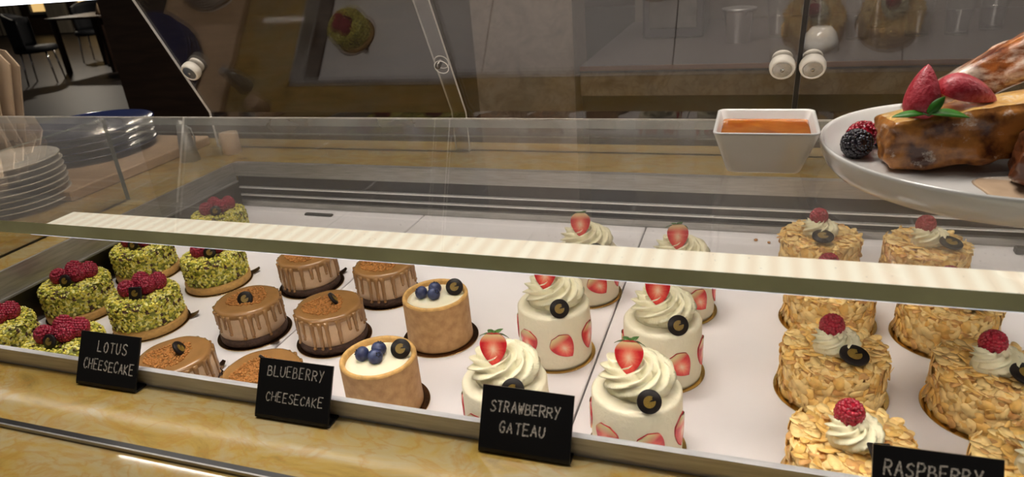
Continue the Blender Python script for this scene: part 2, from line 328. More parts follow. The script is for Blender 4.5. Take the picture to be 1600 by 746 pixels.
# ------------------------------------------------------------------ mesh helpers
class MB:
    """collects verts and faces with a material index, built into one object"""
    def __init__(s): s.v = []; s.f = []; s.m = []; s.sm = []
    def add(s, vs, fs, mi=0, smooth=True, T=None):
        o = len(s.v)
        for p in vs:
            p = Vector(p)
            s.v.append(tuple(T @ p) if T is not None else tuple(p))
        for f in fs:
            s.f.append(tuple(i + o for i in f)); s.m.append(mi); s.sm.append(smooth)
        return s
    def build(s, name, mats, parent=None, loc=None, rot=None, autosmooth=None):
        me = bpy.data.meshes.new(name)
        me.from_pydata(s.v, [], s.f)
        for mm in (mats if isinstance(mats, (list, tuple)) else [mats]): me.materials.append(mm)
        me.polygons.foreach_set('material_index', s.m)
        me.polygons.foreach_set('use_smooth', s.sm)
        me.update()
        o = bpy.data.objects.new(name, me); COL.objects.link(o)
        if parent: o.parent = parent
        if loc is not None: o.location = loc
        if rot is not None: o.rotation_euler = rot
        return o
    def lathe(s, prof, n=48, mi=0, T=None, smooth=True, rmod=None):
        vs = []; fs = []; ring = []
        for (r, z) in prof:
            if r < 1e-7:
                ring.append([len(vs)]); vs.append((0, 0, z))
            else:
                idx = []
                for k in range(n):
                    a = 2 * PI * k / n
                    rr = r if rmod is None else rmod(r, z, a)
                    idx.append(len(vs)); vs.append((rr * math.cos(a), rr * math.sin(a), z))
                ring.append(idx)
        for i in range(len(ring) - 1):
            A, B = ring[i], ring[i + 1]
            for k in range(n):
                k2 = (k + 1) % n
                if len(A) == 1 and len(B) == 1: continue
                if len(A) == 1: fs.append((A[0], B[k2], B[k]))
                elif len(B) == 1: fs.append((A[k], A[k2], B[0]))
                else: fs.append((A[k], A[k2], B[k2], B[k]))
        return s.add(vs, fs, mi, smooth, T)
    def box(s, x0, x1, y0, y1, z0, z1, mi=0, bev=0.0, T=None, face_m=None):
        if bev <= 0:
            v = [(x, y, z) for z in (z0, z1) for y in (y0, y1) for x in (x0, x1)]
            fl = [(0, 2, 3, 1), (4, 5, 7, 6), (0, 1, 5, 4), (2, 6, 7, 3), (0, 4, 6, 2), (1, 3, 7, 5)]
            o = len(s.v); s.add(v, fl, mi, False, T)
            if face_m:
                for i, q in enumerate(face_m):
                    s.m[-6 + i] = q
            return s
        b = bev
        # chamfered box: 24 verts
        vs = []; key = {}
        for sx in (0, 1):
            for sy in (0, 1):
                for sz in (0, 1):
                    X = (x0, x1)[sx]; Y = (y0, y1)[sy]; Z = (z0, z1)[sz]
                    dx = b if sx == 0 else -b; dy = b if sy == 0 else -b; dz = b if sz == 0 else -b
                    key[(sx, sy, sz, 'x')] = len(vs); vs.append((X, Y + dy, Z + dz))
                    key[(sx, sy, sz, 'y')] = len(vs); vs.append((X + dx, Y, Z + dz))
                    key[(sx, sy, sz, 'z')] = len(vs); vs.append((X + dx, Y + dy, Z))
        K = lambda a, b_, c, d: key[(a, b_, c, d)]
        fs = []
        fs.append((K(0,0,0,'x'), K(0,0,1,'x'), K(0,1,1,'x'), K(0,1,0,'x'))); fs.append((K(1,0,0,'x'), K(1,1,0,'x'), K(1,1,1,'x'), K(1,0,1,'x')))
        fs.append((K(0,0,0,'y'), K(1,0,0,'y'), K(1,0,1,'y'), K(0,0,1,'y'))); fs.append((K(0,1,0,'y'), K(0,1,1,'y'), K(1,1,1,'y'), K(1,1,0,'y')))
        fs.append((K(0,0,0,'z'), K(0,1,0,'z'), K(1,1,0,'z'), K(1,0,0,'z'))); fs.append((K(0,0,1,'z'), K(1,0,1,'z'), K(1,1,1,'z'), K(0,1,1,'z')))
        for a in (0, 1):
            for c in (0, 1):
                fs.append((K(0,a,c,'y'), K(1,a,c,'y'), K(1,a,c,'z'), K(0,a,c,'z')))
                fs.append((K(a,0,c,'x'), K(a,1,c,'x'), K(a,1,c,'z'), K(a,0,c,'z')))
                fs.append((K(a,c,0,'x'), K(a,c,1,'x'), K(a,c,1,'y'), K(a,c,0,'y')))
        for a in (0, 1):
            for c in (0, 1):
                for d in (0, 1):
                    fs.append((K(a,c,d,'x'), K(a,c,d,'y'), K(a,c,d,'z')))
        return s.add(vs, fs, mi, False, T)
    def tube(s, pts, rad, n=8, mi=0, T=None, caps=True):
        pts = [Vector(p) for p in pts]
        rads = rad if isinstance(rad, (list, tuple)) else [rad] * len(pts)
        vs = []; fs = []
        up = Vector((0, 0, 1))
        for i, p in enumerate(pts):
            d = (pts[min(i + 1, len(pts) - 1)] - pts[max(i - 1, 0)]).normalized()
            a = d.cross(up)
            if a.length < 1e-4: a = d.cross(Vector((1, 0, 0)))
            a.normalize(); b = a.cross(d)
            for k in range(n):
                t = 2 * PI * k / n
                vs.append(p + rads[i] * (math.cos(t) * a + math.sin(t) * b))
        for i in range(len(pts) - 1):
            for k in range(n):
                k2 = (k + 1) % n
                fs.append((i * n + k, i * n + k2, (i + 1) * n + k2, (i + 1) * n + k))
        if caps:
            fs.append(tuple(range(n - 1, -1, -1))); fs.append(tuple((len(pts) - 1) * n + k for k in range(n)))
        return s.add(vs, fs, mi, True, T)
    def ball(s, c, r, mi=0, u=10, w=7, sc=(1, 1, 1), T=None, rot=None):
        vs = []; fs = []
        c = Vector(c)
        for i in range(w + 1):
            th = PI * i / w
            for k in range(u):
                ph = 2 * PI * k / u
                p = Vector((r * sc[0] * math.sin(th) * math.cos(ph), r * sc[1] * math.sin(th) * math.sin(ph), r * sc[2] * math.cos(th)))
                if rot is not None: p = rot @ p
                vs.append(c + p)
        for i in range(w):
            for k in range(u):
                k2 = (k + 1) % u
                if i == 0: fs.append((i * u, (i + 1) * u + k, (i + 1) * u + k2))
                elif i == w - 1: fs.append((i * u + k, (i + 1) * u, i * u + k2))
                else: fs.append((i * u + k, (i + 1) * u + k, (i + 1) * u + k2, i * u + k2))
        return s.add(vs, fs, mi, True, T)
    def prism(s, poly, z0, z1, mi=0, T=None, smooth=False):
        n = len(poly)
        vs = [(x, y, z0) for x, y in poly] + [(x, y, z1) for x, y in poly]
        fs = [tuple(range(n - 1, -1, -1)), tuple(range(n, 2 * n))] + [(k, (k + 1) % n, n + (k + 1) % n, n + k) for k in range(n)]
        return s.add(vs, fs, mi, smooth, T)

def tag(o, label, cat, group=None, kind=None):
    o['label'] = label; o['category'] = cat
    if group: o['group'] = group
    if kind: o['kind'] = kind
    return o
def thing(name, label, cat, loc=(0, 0, 0), rz=0.0, group=None):
    o = bpy.data.objects.new(name, None); COL.objects.link(o)
    o.empty_display_size = 0.01
    o.location = loc; o.rotation_euler = (0, 0, rz)
    return tag(o, label, cat, group)
def structure(o): o['kind'] = 'structure'; return o
def copy_tree(o, parent=None):
    c = o.copy(); COL.objects.link(c)
    if parent is not None: c.parent = parent; c.matrix_parent_inverse = o.matrix_parent_inverse.copy()
    for ch in list(o.children): copy_tree(ch, c)
    return c
def TR(x=0, y=0, z=0, rx=0, ry=0, rz=0):
    return Matrix.Translation((x, y, z)) @ Matrix.Rotation(rz, 4, 'Z') @ Matrix.Rotation(ry, 4, 'Y') @ Matrix.Rotation(rx, 4, 'X')

# ------------------------------------------------------------------ room
ZM = 0.070            # marble worktop level (the tray boards lie at z = 0)
ZF = -0.95            # room floor
XR = 1.35             # right end of the case, outside the frame
structure(MB().box(-20, 4.5, -3.0, 12.0, ZF - 0.1, ZF).build('floor', M['dark_floor']))
structure(MB().box(-20, 4.5, 12.0, 12.15, ZF, 3.0).build('wall_back', M['dark_wall']))
structure(MB().box(-20.15, -20, -3.0, 12.0, ZF, 3.0).build('wall_left', M['dark_wall']))
structure(MB().box(0.03, 4.5, 1.75, 1.85, ZF, 2.2).build('wall_bar', M['bar_wall']))
structure(MB().box(-2.75, -0.50, 2.0, 2.1, ZF, 1.6).build('partition_wall', M['partition']))
structure(MB().box(-0.245, 0.02, 0.86, 1.0, ZF, 1.6).build('pillar', M['grey_marble']))

# ------------------------------------------------------------------ marble counter with the sunken well
c = MB()
x0, x1, y0, y1 = -1.6, XR, -0.80, 0.138
hx0, hx1, hy0, hy1 = -0.328, 1.30, -0.5235, 0.0
mx0, my0, my1 = hx0 - 0.004, hy0 - 0.0030, 0.010      # the opening cut in the marble
zb = ZM - 0.03
c.box(x0, x1, y0, my0, zb, ZM); c.box(x0, x1, my1, y1, zb, ZM); c.box(x0, mx0, my0, my1, zb, ZM); c.box(hx1 + 0.002, x1, my0, my1, zb, ZM)
co = thing('marble_counter', 'yellow veined marble counter top around the sunken cake display', 'counter')
c.build('marble_slab', M['marble'], co)
b = MB(); b.box(-1.58, XR, -0.78, -0.76, ZF, zb); b.box(-1.58, XR, 0.10, 0.12, ZF, zb); b.box(-1.58, -1.56, -0.76, 0.10, ZF, zb); b.box(XR - .02, XR, -0.76, 0.10, ZF, zb)
b.build('base_cabinet', M['partition'], co)

w = thing('display_well', 'sunken stainless steel well holding the white trays of cakes', 'display well')
s = MB()
s.box(hx0 - 0.0035, hx0 + 0.0005, hy0, hy1, 0.042, ZM + 0.0012)            # upper band of the left wall
s.box(hx0 - 0.0015, hx0 + 0.003, hy0, hy1, 0.0398, 0.042)                  # small ledge
s.build('side_wall', M['steel'], w)
MB().box(hx0 - 0.0015, hx0 + 0.0025, hy0, hy1, -0.01, 0.0395).build('lower_side_wall', M['steel_dark'], w)
MB().box(hx0, hx1, -0.001, 0.0095, 0.050, ZM + 0.0012).build('back_band', M['steel'], w)
MB().box(hx0, hx1, 0.004, 0.008, 0.0, 0.050).build('vent_opening', M['black_vent'], w)
for zz in (0.0178, 0.0305):
    MB().box(hx0, hx1, -0.0015, 0.004, zz - 0.0009, zz + 0.0009).build('vent_slat', M['slat'], w)
MB().box(hx0, hx1, -0.0025, 0.004, -0.008, 0.0092).build('back_ledge', M['steel'], w)
MB().box(hx0, hx1, hy0, 0.008, -0.014, -0.010).build('well_floor', M['steel_dark'], w)
f = MB(); f.box(hx0, hx1, -0.5262, -0.5235, 0.042, 0.084); f.box(hx0, hx1, -0.5235, -0.5215, 0.0825, 0.084); f.box(hx0, hx1, -0.5235, -0.5220, -0.01, 0.0825)
f.build('front_lip', M['steel_lip'], w)

tray_l = ['white display board at the left end under the pistachio and caramel cakes',
          'white display board in the middle under the blueberry cakes',
          'white display board under the almond cakes on the right',
          'white display board at the right edge of the picture behind the almond cakes']
for k in range(4):
    xa = -0.325 + 0.325 * k
    t = MB().box(xa + 0.0009, xa + 0.325 - 0.0009, -0.5190, -0.0028, -0.008, 0.0, bev=0.001).build('display_board', M['board'])
    tag(t, tray_l[k], 'display board', 'white boards in the display well')

tag(MB().box(-0.1905, -0.1425, -0.030, -0.0225, 0.0, 0.003, bev=0.001).build('board_clip', M['black_hw']), 'small black clip at the back edge of the left white board', 'clip')
h = MB(); h.box(0.735, 0.80, -0.026, -0.016, 0.0, 0.008, bev=0.0015); h.box(0.752, 0.80, -0.042, -0.030, 0.0, 0.006, bev=0.0015)
tag(h.build('metal_hinge', M['hinge']), 'dark grey metal hinge piece lying on the board at the right edge', 'hinge')
for (px, py, r) in ((0.463, -0.028, 0.003), (0.478, -0.033, 0.0025), (0.492, -0.030, 0.002), (-0.245, -0.315, 0.0016), (0.572, -0.30, 0.0012)):
    m_ = MB(); m_.ball((0, 0, r * 0.5), r, 0, 7, 5, (1, 0.8, 0.5))
    o = m_.build('cake_crumb', M['crumb'], loc=(px, py, 0.0)); 
    o.rotation_euler = (0, 0, px * 30)
    tag(o, {0.463: 'largest tan crumb by the back of the almond cake board', 0.478: 'tan crumb next to the largest crumb at the back of the board', 0.492: 'small tan crumb nearest the almond cake at the back of the board', -0.245: 'tiny crumb on the board between the pistachio cakes', 0.572: 'tiny crumb on the board between the two columns of almond cakes'}[px], 'crumb', 'crumbs on the boards')

# channel for the front glass
ch = thing('glass_channel', 'dark metal channel with a bright edge let into the front marble', 'channel')
m_ = MB(); m_.box(-1.2, XR, -0.5918, -0.5873, ZM, ZM + 0.0028)
m_.build('channel_slot', M['black_hw'], ch)
MB().box(-1.2, XR, -0.5930, -0.5918, ZM, ZM + 0.0032).build('channel_edge', M['steel'], ch)

# ------------------------------------------------------------------ glass shelves and LED strips
def shelf(name, label, xa, xb, ya, yb, z0, z1):
    t = thing(name, label, 'glass shelf', (0, 0, z0))
    dz = z1 - z0
    m_ = MB()
    m_.box(xa, xb, ya, yb, 0, dz, face_m=[0, 0, 1, 2, 1, 1])
    m_.build('shelf_pane', [M['shelf_glass'], M['glass_edge'], M['shelf_back']], t)
    MB().box(xa, xb, yb, yb + 0.0006, dz - 0.0016, dz + 0.0002).build('edge_glint_strip', M['pale_edge'], t)  # pale strip painting the thin highlight on the top back edge
    return t
ZS = 0.195
shelf('glass_shelf', 'thick glass shelf above the cakes carrying the syrup bowl and the toast plate', -0.95, 1.25, -0.5075, -0.1900, 0.185, ZS)
def led_strip(name, label, xa, xb, ya, yb, z, down, up, led_col, hf=0.0030):
    # flat clear cover under the shelf edge; behind it a strip whose chips face down and back into the case
    t = thing(name, label, 'light strip', (0, 0, 0))
    M_up_w = led_dots(name + '_warm', (1.0, 0.83, 0.60), (1.0, 0.92, 0.72), up * 0.98, up * 1.10, 0.0118)
    M_up_c = led_dots(name + '_cool', (0.84, 0.89, 1.0), (0.95, 0.97, 1.0), up * 1.0, up * 1.25, 0.0118)
    M_dn = emit(name + '_down', led_col, down)
    split = ya + (yb - ya) * 0.32
    a = MB(); vs = []; fs = []
    prof = [(ya, z - hf), (ya, z), (split, z), (split, z - 0.0004), (ya + 0.0045, z - 0.0004)]       # front, top, back, then the chip face underneath
    vs = [(xa, y, zz) for y, zz in prof] + [(xb, y, zz) for y, zz in prof]
    for k in range(5):
        k2 = (k + 1) % 5
        a.add([vs[k], vs[k2], vs[5 + k2], vs[5 + k]], [(0, 3, 2, 1)], 1 if k == 4 else 0, False)
    a.add(vs[:5], [(0, 1, 2, 3, 4)], 0, False); a.add(vs[5:], [(4, 3, 2, 1, 0)], 0, False)
    a.build('clear_cover', [M_up_c, M_dn], t)
    b_ = MB(); b_.box(xa, xb, split, yb, z - 0.0015, z, face_m=[1, 0, 1, 1, 1, 1]); b_.build('chip_tape', [M_up_w, M['knob']], t)
    return t
led_strip('light_strip', 'bright strip of warm LEDs along the front edge of the lower glass shelf', -0.085, 1.2, -0.5015, -0.461, 0.1845, LED_DOWN, LED_UP, (1.0, 0.93, 0.85))
shelf('glass_shelf', 'upper glass shelf whose lit front edge crosses the top left corner', -0.95, 1.25, -0.30, -0.10, 0.3490, 0.3560)
led_strip('light_strip', 'cool white LED strip along the upper shelf at the top left corner', -0.93, 1.2, -0.2995, -0.275, 0.3487, 40.0, 2.2, (1.0, 0.95, 0.9), 0.0072)

# side glass that carries the shelf at the left, and steel posts beyond the frame at the right
sg = MB(); sg.box(-0.378, -0.370, -0.505, -0.165, ZM, 0.185, face_m=[1, 1, 1, 1, 0, 0])
tag(sg.build('side_glass', [M['side_glass'], M['side_edge']]), 'upright glass side pane standing left of the well under the shelf', 'glass pane')
po = MB(); po.box(1.21, 1.235, -0.35, -0.10, ZM - 0.1 + 0.1, 0.185); po.box(1.21, 1.235, -0.29, -0.12, 0.195, 0.3490)
tag(po.build('shelf_support', M['steel']), 'steel upright carrying the right ends of both glass shelves', 'support')
po = MB(); po.box(-0.945, -0.925, -0.16, -0.12, ZM, 0.3490)
tag(po.build('shelf_support', M['steel']), 'steel post carrying the left end of the upper glass shelf', 'support')

# ------------------------------------------------------------------ glass doors at the back (lean towards the customer)
SA, CA = math.sin(0.4540), math.cos(0.4540)
def yplane(z): return (0.1346 - SA * z) / CA
def door(label, xa, xb, dy):
    t = thing('glass_door', label, 'glass door', (0, 0, ZM), 0, 'glass doors at the back of the case')
    th = 0.005
    zk = 0.131; zt = 0.62
    prof = [(yplane(zk) + dy, 0.0), (yplane(zk) + dy, zk - ZM), (yplane(zt) + dy, zt - ZM)]
    back = [(y + th, z) for y, z in prof]
    vs = []; fs = []; 
    n = len(prof)
    for x in (xa, xb):
        for (y, z) in prof: vs.append((x, y, z))
        for (y, z) in back: vs.append((x, y, z))
    m_ = MB()
    N = 2 * n
    for i in range(n - 1):
        m_.add([vs[i], vs[i + 1], vs[N + i + 1], vs[N + i]], [(0, 1, 2, 3)], 0, False)
        m_.add([vs[n + i], vs[N + n + i], vs[N + n + i + 1], vs[n + i + 1]], [(0, 1, 2, 3)], 0, False)
        m_.add([vs[i], vs[n + i], vs[n + i + 1], vs[i + 1]], [(0, 1, 2, 3)], 1, False)
        m_.add([vs[N + i], vs[N + i + 1], vs[N + n + i + 1], vs[N + n + i]], [(0, 1, 2, 3)], 1, False)
    m_.add([vs[n - 1], vs[2 * n - 1], vs[N + 2 * n - 1], vs[N + n - 1]], [(0, 1, 2, 3)], 1, False)
    m_.add([vs[0], vs[N], vs[N + n], vs[n]], [(0, 1, 2, 3)], 1, False)
    m_.build('door_pane', [M['door_glass'], M['pale_edge']], t)
    return t
nrm = Vector((0, -CA, -SA))      # towards the customer
KM = nrm.to_track_quat('Z', 'X').to_matrix().to_4x4()
def knob(t, x, z, dy, plate):
    y = yplane(z) + dy
    base = MB()
    base.lathe([(0.0, -0.0105), (0.0105, -0.0105), (0.0122, -0.0095), (0.0124, -0.0055), (0.0, -0.0055)], 32)
    base.lathe([(0.0118, 0.0005), (0.0142, 0.0022), (0.0152, 0.006), (0.0151, 0.0105), (0.0142, 0.0140), (0.0124, 0.0152), (0.0114, 0.0146), (0.0110, 0.0136), (0.0, 0.0136)], 32)
    k = base.build('knob', M['knob'], t)
    k.matrix_local = Matrix.Translation((x, y, z - ZM)) @ KM
    p = MB(); p.lathe([(0.0108, 0.0137), (0.0108, 0.0146), (0.0100, 0.0150), (0.0, 0.0150)], 32)
    p.build('end_plate', M[plate], k)
    sc_ = MB(); sc_.lathe([(0.0024, 0.0150), (0.0022, 0.0160), (0.0014, 0.0164), (0.0, 0.0164)], 16)
    sc_.build('screw', M['screw'], k)
    return k
d1 = door('left glass door with one white knob near its left edge', -0.4295, 0.0447, 0.0)
knob(d1, -0.398, 0.2135, 0.0, 'knob_plate_grey')
hb = MB()
for i in range(24):
    a0, a1 = 2 * PI * i / 24, 2 * PI * (i + 1) / 24
    hb.tube([(0.0105 * math.cos(a0), 0.0105 * math.sin(a0), 0.0), (0.0105 * math.cos(a1), 0.0105 * math.sin(a1), 0.0)], 0.0007, 5, caps=False)
hob = hb.build('hole_rim', M['pale_edge'], d1); hob.matrix_local = Matrix.Translation((0.0315, yplane(0.2055), 0.2055 - ZM)) @ KM
bl = MB(); bl.lathe([(0.004, -0.012), (0.004, 0.001), (0.0025, 0.003), (0, 0.003)], 14)
bl.build('bolt', M['steel_dark'], hob, loc=(0.0012, 0.0055, 0.0))
d2 = door('middle glass door with a white knob at its right edge', 0.0180, 0.4970, 0.0085)
knob(d2, 0.4805, 0.2000, 0.0085, 'knob_plate')
hb2 = MB()
for i in range(24):
    a0, a1 = 2 * PI * i / 24, 2 * PI * (i + 1) / 24
    hb2.tube([(0.0105 * math.cos(a0), 0.0105 * math.sin(a0), 0.0), (0.0105 * math.cos(a1), 0.0105 * math.sin(a1), 0.0)], 0.0007, 5, caps=False)
ho2 = hb2.build('hole_rim', M['pale_edge'], d2); ho2.matrix_local = Matrix.Translation((0.0300, yplane(0.2115) + 0.0085, 0.2115 - ZM)) @ KM
d3 = door('right glass door with a white knob at its left edge, behind the toast plate', 0.5035, 1.05, 0.0085)
knob(d3, 0.5145, 0.2000, 0.0085, 'knob_plate')
sl = MB()
for (ya_, za_), (yb_, zb2) in (((yplane(0.131) + 0.0085, 0.0), (yplane(0.131) + 0.0085, 0.131 - ZM)), ((yplane(0.131) + 0.0085, 0.131 - ZM), (yplane(0.62) + 0.0085, 0.62 - ZM))):
    v = [(x, y + o_, z) for (y, z) in ((ya_, za_), (yb_, zb2)) for o_ in (-0.0005, 0.0055) for x in (0.4972, 0.5025)]
    sl.add(v, [(0, 1, 5, 4), (2, 6, 7, 3), (0, 4, 6, 2), (1, 3, 7, 5), (0, 2, 3, 1), (4, 5, 7, 6)], 0, False)
sl.build('door_seal', M['black_hw'], d2)
# ------------------------------------------------------------------ pieces shared by the cakes
def raspberry_mb(r=0.0088, h=0.0105, seed=1, mi=0):
    q = random.Random(seed); m_ = MB()
    m_.ball((0, 0, 0), 1.0, mi, 12, 9, (r * 0.90, r * 0.90, h * 0.90))
    rows = 8
    for i in range(rows):
        t = -0.75 + 1.68 * i / (rows - 1)
        rr = math.sqrt(max(0.0, 1 - t * t)) * (1.0 if t < 0 else 1.0)
        n = max(1, int(round(2 * PI * rr * r / 0.0027)))
        for k in range(n):
            a = 2 * PI * (k + 0.5 * (i % 2)) / n + q.uniform(-0.1, 0.1)
            p = (rr * r * 0.875 * math.cos(a), rr * r * 0.875 * math.sin(a), t * h * 0.875)
            m_.ball(p, 0.00182 * q.uniform(0.92, 1.06), mi, 8, 6)
    return m_
def pie_mb(r, z0, z1, a0=62, a1=372, mi=0):
    # three-quarter disc (sector pieces) with a small flap in the open part
    m_ = MB(); n = 20
    A = lambda k: math.radians(a0 + (a1 - a0) * k / n)
    vs = [(0, 0, z1)] + [(r * math.cos(A(k)), r * math.sin(A(k)), z1) for k in range(n + 1)] + [(r * math.cos(A(k)), r * math.sin(A(k)), z0) for k in range(n + 1)]
    fs = [(0, 1 + k, 2 + k) for k in range(n)] + [(1 + k, n + 2 + k, n + 3 + k, 2 + k) for k in range(n)]
    m_.add(vs, fs, mi, False)
    m_.prism([(0.20 * r, 0.30 * r), (0.46 * r, 0.40 * r), (0.30 * r, 0.92 * r)], z0, z1, mi)
    return m_
def choc_disc(parent, loc, rot, r=0.0086, emblem=True):
    m_ = MB(); t = 0.0013
    m_.lathe([(0, -t), (r * 0.95, -t), (r, -t * 0.55), (r, t * 0.55), (r * 0.95, t), (0, t)], 40)
    o = m_.build('chocolate_disc', M['choc'], parent, loc, rot)
    if emblem: pie_mb(r * 0.5, t - 0.0002, t + 0.0003).build('gold_emblem', M['gold'], o)
    return o
_tile = None
def tile_mesh():
    global _tile
    m_ = MB(); m_.box(-0.0072, 0.0072, -0.0068, 0.0068, -0.0012, 0.0013, bev=0.0008)
    o = m_.build('chocolate_tile', M['choc']); _tile = o.data; bpy.data.objects.remove(o)
tile_mesh()
def cake_board(parent, r, mat_, tab=None, n=56):
    m_ = MB()
    m_.lathe([(0, 0), (r, 0), (r + 0.0003, 0.0005), (r, 0.001)], n, 1)
    m_.lathe([(r, 0.001), (0, 0.001)], n, 0)
    if tab:
        a, L, wd, lift = tab
        T = Matrix.Rotation(a, 4, 'Z')
        vs = []
        for k in range(5):
            t = k / 4; x = r - 0.002 + L * t; z = 0.0006 + lift * t * t; hw = wd * (1 - 0.55 * t * t)
            vs += [(x, -hw, z), (x, hw, z), (x, -hw, z + 0.0007), (x, hw, z + 0.0007)]
        fs = []
        for k in range(4):
            o = 4 * k
            fs += [(o, o + 1, o + 5, o + 4), (o + 2, o + 6, o + 7, o + 3), (o, o + 4, o + 6, o + 2), (o + 1, o + 3, o + 7, o + 5)]
        fs += [(16, 17, 19, 18)]
        m_.add(vs, fs, 0, False, T)
    return m_.build('cake_board', [M[mat_], M['board_rim']], parent)

def rosette_mb(rb, h, ridges, twist, layers, amp=0.13, n=120, rows=44, seed=0, ex=1.0, tip=0.08):
    m_ = MB(); vs = []; fs = []
    for i in range(rows + 1):
        v = i / rows
        base = (1 - v) ** 0.62 * (1 - 0.10 * v)
        base = max(base, 0.0)
        for k in range(n):
            a = 2 * PI * k / n
            lay = (v * layers + a / (2 * PI)) % 1.0
            bulge = 0.10 * math.sin(PI * lay)
            ph = ridges * a * 0.5 - twist * v * PI * 2
            rid = abs(math.cos(ph)) ** 0.75
            rr = rb * base * (1 + bulge + amp * (rid - 0.5) * 2 * min(1, 6 * (1 - v)))
            nz = noise.noise(Vector((a * 3, v * 9, seed))) * 0.03
            rr *= 1 + nz
            z = h * (v ** 0.9) - 0.04 * h * (1 - rid) + h * 0.05 * bulge * 8 * (1 - v)
            vs.append((rr * math.cos(a) * ex, rr * math.sin(a), z))
    for i in range(rows):
        for k in range(n):
            k2 = (k + 1) % n
            fs.append((i * n + k, i * n + k2, (i + 1) * n + k2, (i + 1) * n + k))
    m_.add(vs, fs, 0, True)
    return m_

def swirl_mb(rb, h, turns, rope, ridges=7, seed=0):
    # cream piped from a star nozzle: one fluted rope wound up in a shrinking spiral over a solid heart
    m_ = MB(); n = 72; steps = int(72 * turns); vs = []; fs = []
    for i in range(steps + 1):
        t = i / steps
        a = -2 * PI * turns * t + 2.0
        Rr = (rb - rope) * (1 - t) ** 0.85
        rp = rope * (1.12 - 0.50 * t) * (min(1.0, (1 - t) * 7 + 0.05)) * min(1.0, 0.45 + t * 12)
        zc = rope * 0.72 + (h - rope * 0.9) * t ** 0.85
        c_ = Vector((Rr * math.cos(a), Rr * math.sin(a), zc))
        o_ = Vector((math.cos(a), math.sin(a), 0.0)); u_ = Vector((0, 0, 1))
        for k in range(n):
            w = 2 * PI * k / n
            ph = ridges * w - a * 9.5
            rr = rp * (0.62 + 0.72 * (1 - abs(math.sin(ph / 2)) ** 1.0)) * (1 + 0.05 * noise.noise(Vector((a * 3, w * 2, seed))))
            vs.append(c_ + o_ * (rr * 1.12 * math.cos(w)) + u_ * (rr * math.sin(w)))
    for i in range(steps):
        for k in range(n):
            k2 = (k + 1) % n; fs.append((i * n + k, (i + 1) * n + k, (i + 1) * n + k2, i * n + k2))
    fs.append(tuple(range(n))); fs.append(tuple(steps * n + k for k in range(n - 1, -1, -1)))
    m_.add(vs, fs, 0, True)
    m_.lathe([(0, 0), (rb - rope * 0.8, 0), (rb - rope, h * 0.30), (rb * 0.45, h * 0.66), (rb * 0.12, h * 0.9), (0, h * 0.94)], 40)
    return m_

# ------------------------------------------------------------------ pistachio cakes
def bit(m_, c, nr, size, mi, q):
    # one chopped nut bit: an irregular, flattened octahedron lying against the surface
    a = Vector((0, 0, 1)).cross(nr)
    if a.length < 1e-3: a = Vector((1, 0, 0))
    a.normalize(); b = nr.cross(a)
    t = q.uniform(0, PI); a, b = math.cos(t) * a + math.sin(t) * b, -math.sin(t) * a + math.cos(t) * b
    sx = size * q.uniform(0.8, 1.6); sy = size * q.uniform(0.6, 1.0); sz = size * q.uniform(0.5, 0.9)
    vs = []
    for k in range(6):
        w = 2 * PI * k / 6; vs.append(c + a * sx * math.cos(w) * q.uniform(0.75, 1.1) + b * sy * math.sin(w) * q.uniform(0.75, 1.1) + nr * sz * q.uniform(-0.2, 0.2))
    vs.append(c + nr * sz); vs.append(c + nr * sz * 0.7 + a * sx * 0.4); vs.append(c - nr * sz)
    fs = [(k, (k + 1) % 6, 6 if k < 3 else 7) for k in range(6)] + [(0, 6, 7), (3, 7, 6)] + [((k + 1) % 6, k, 8) for k in range(6)]
    m_.add(vs, fs, mi, q.random() < 0.5)

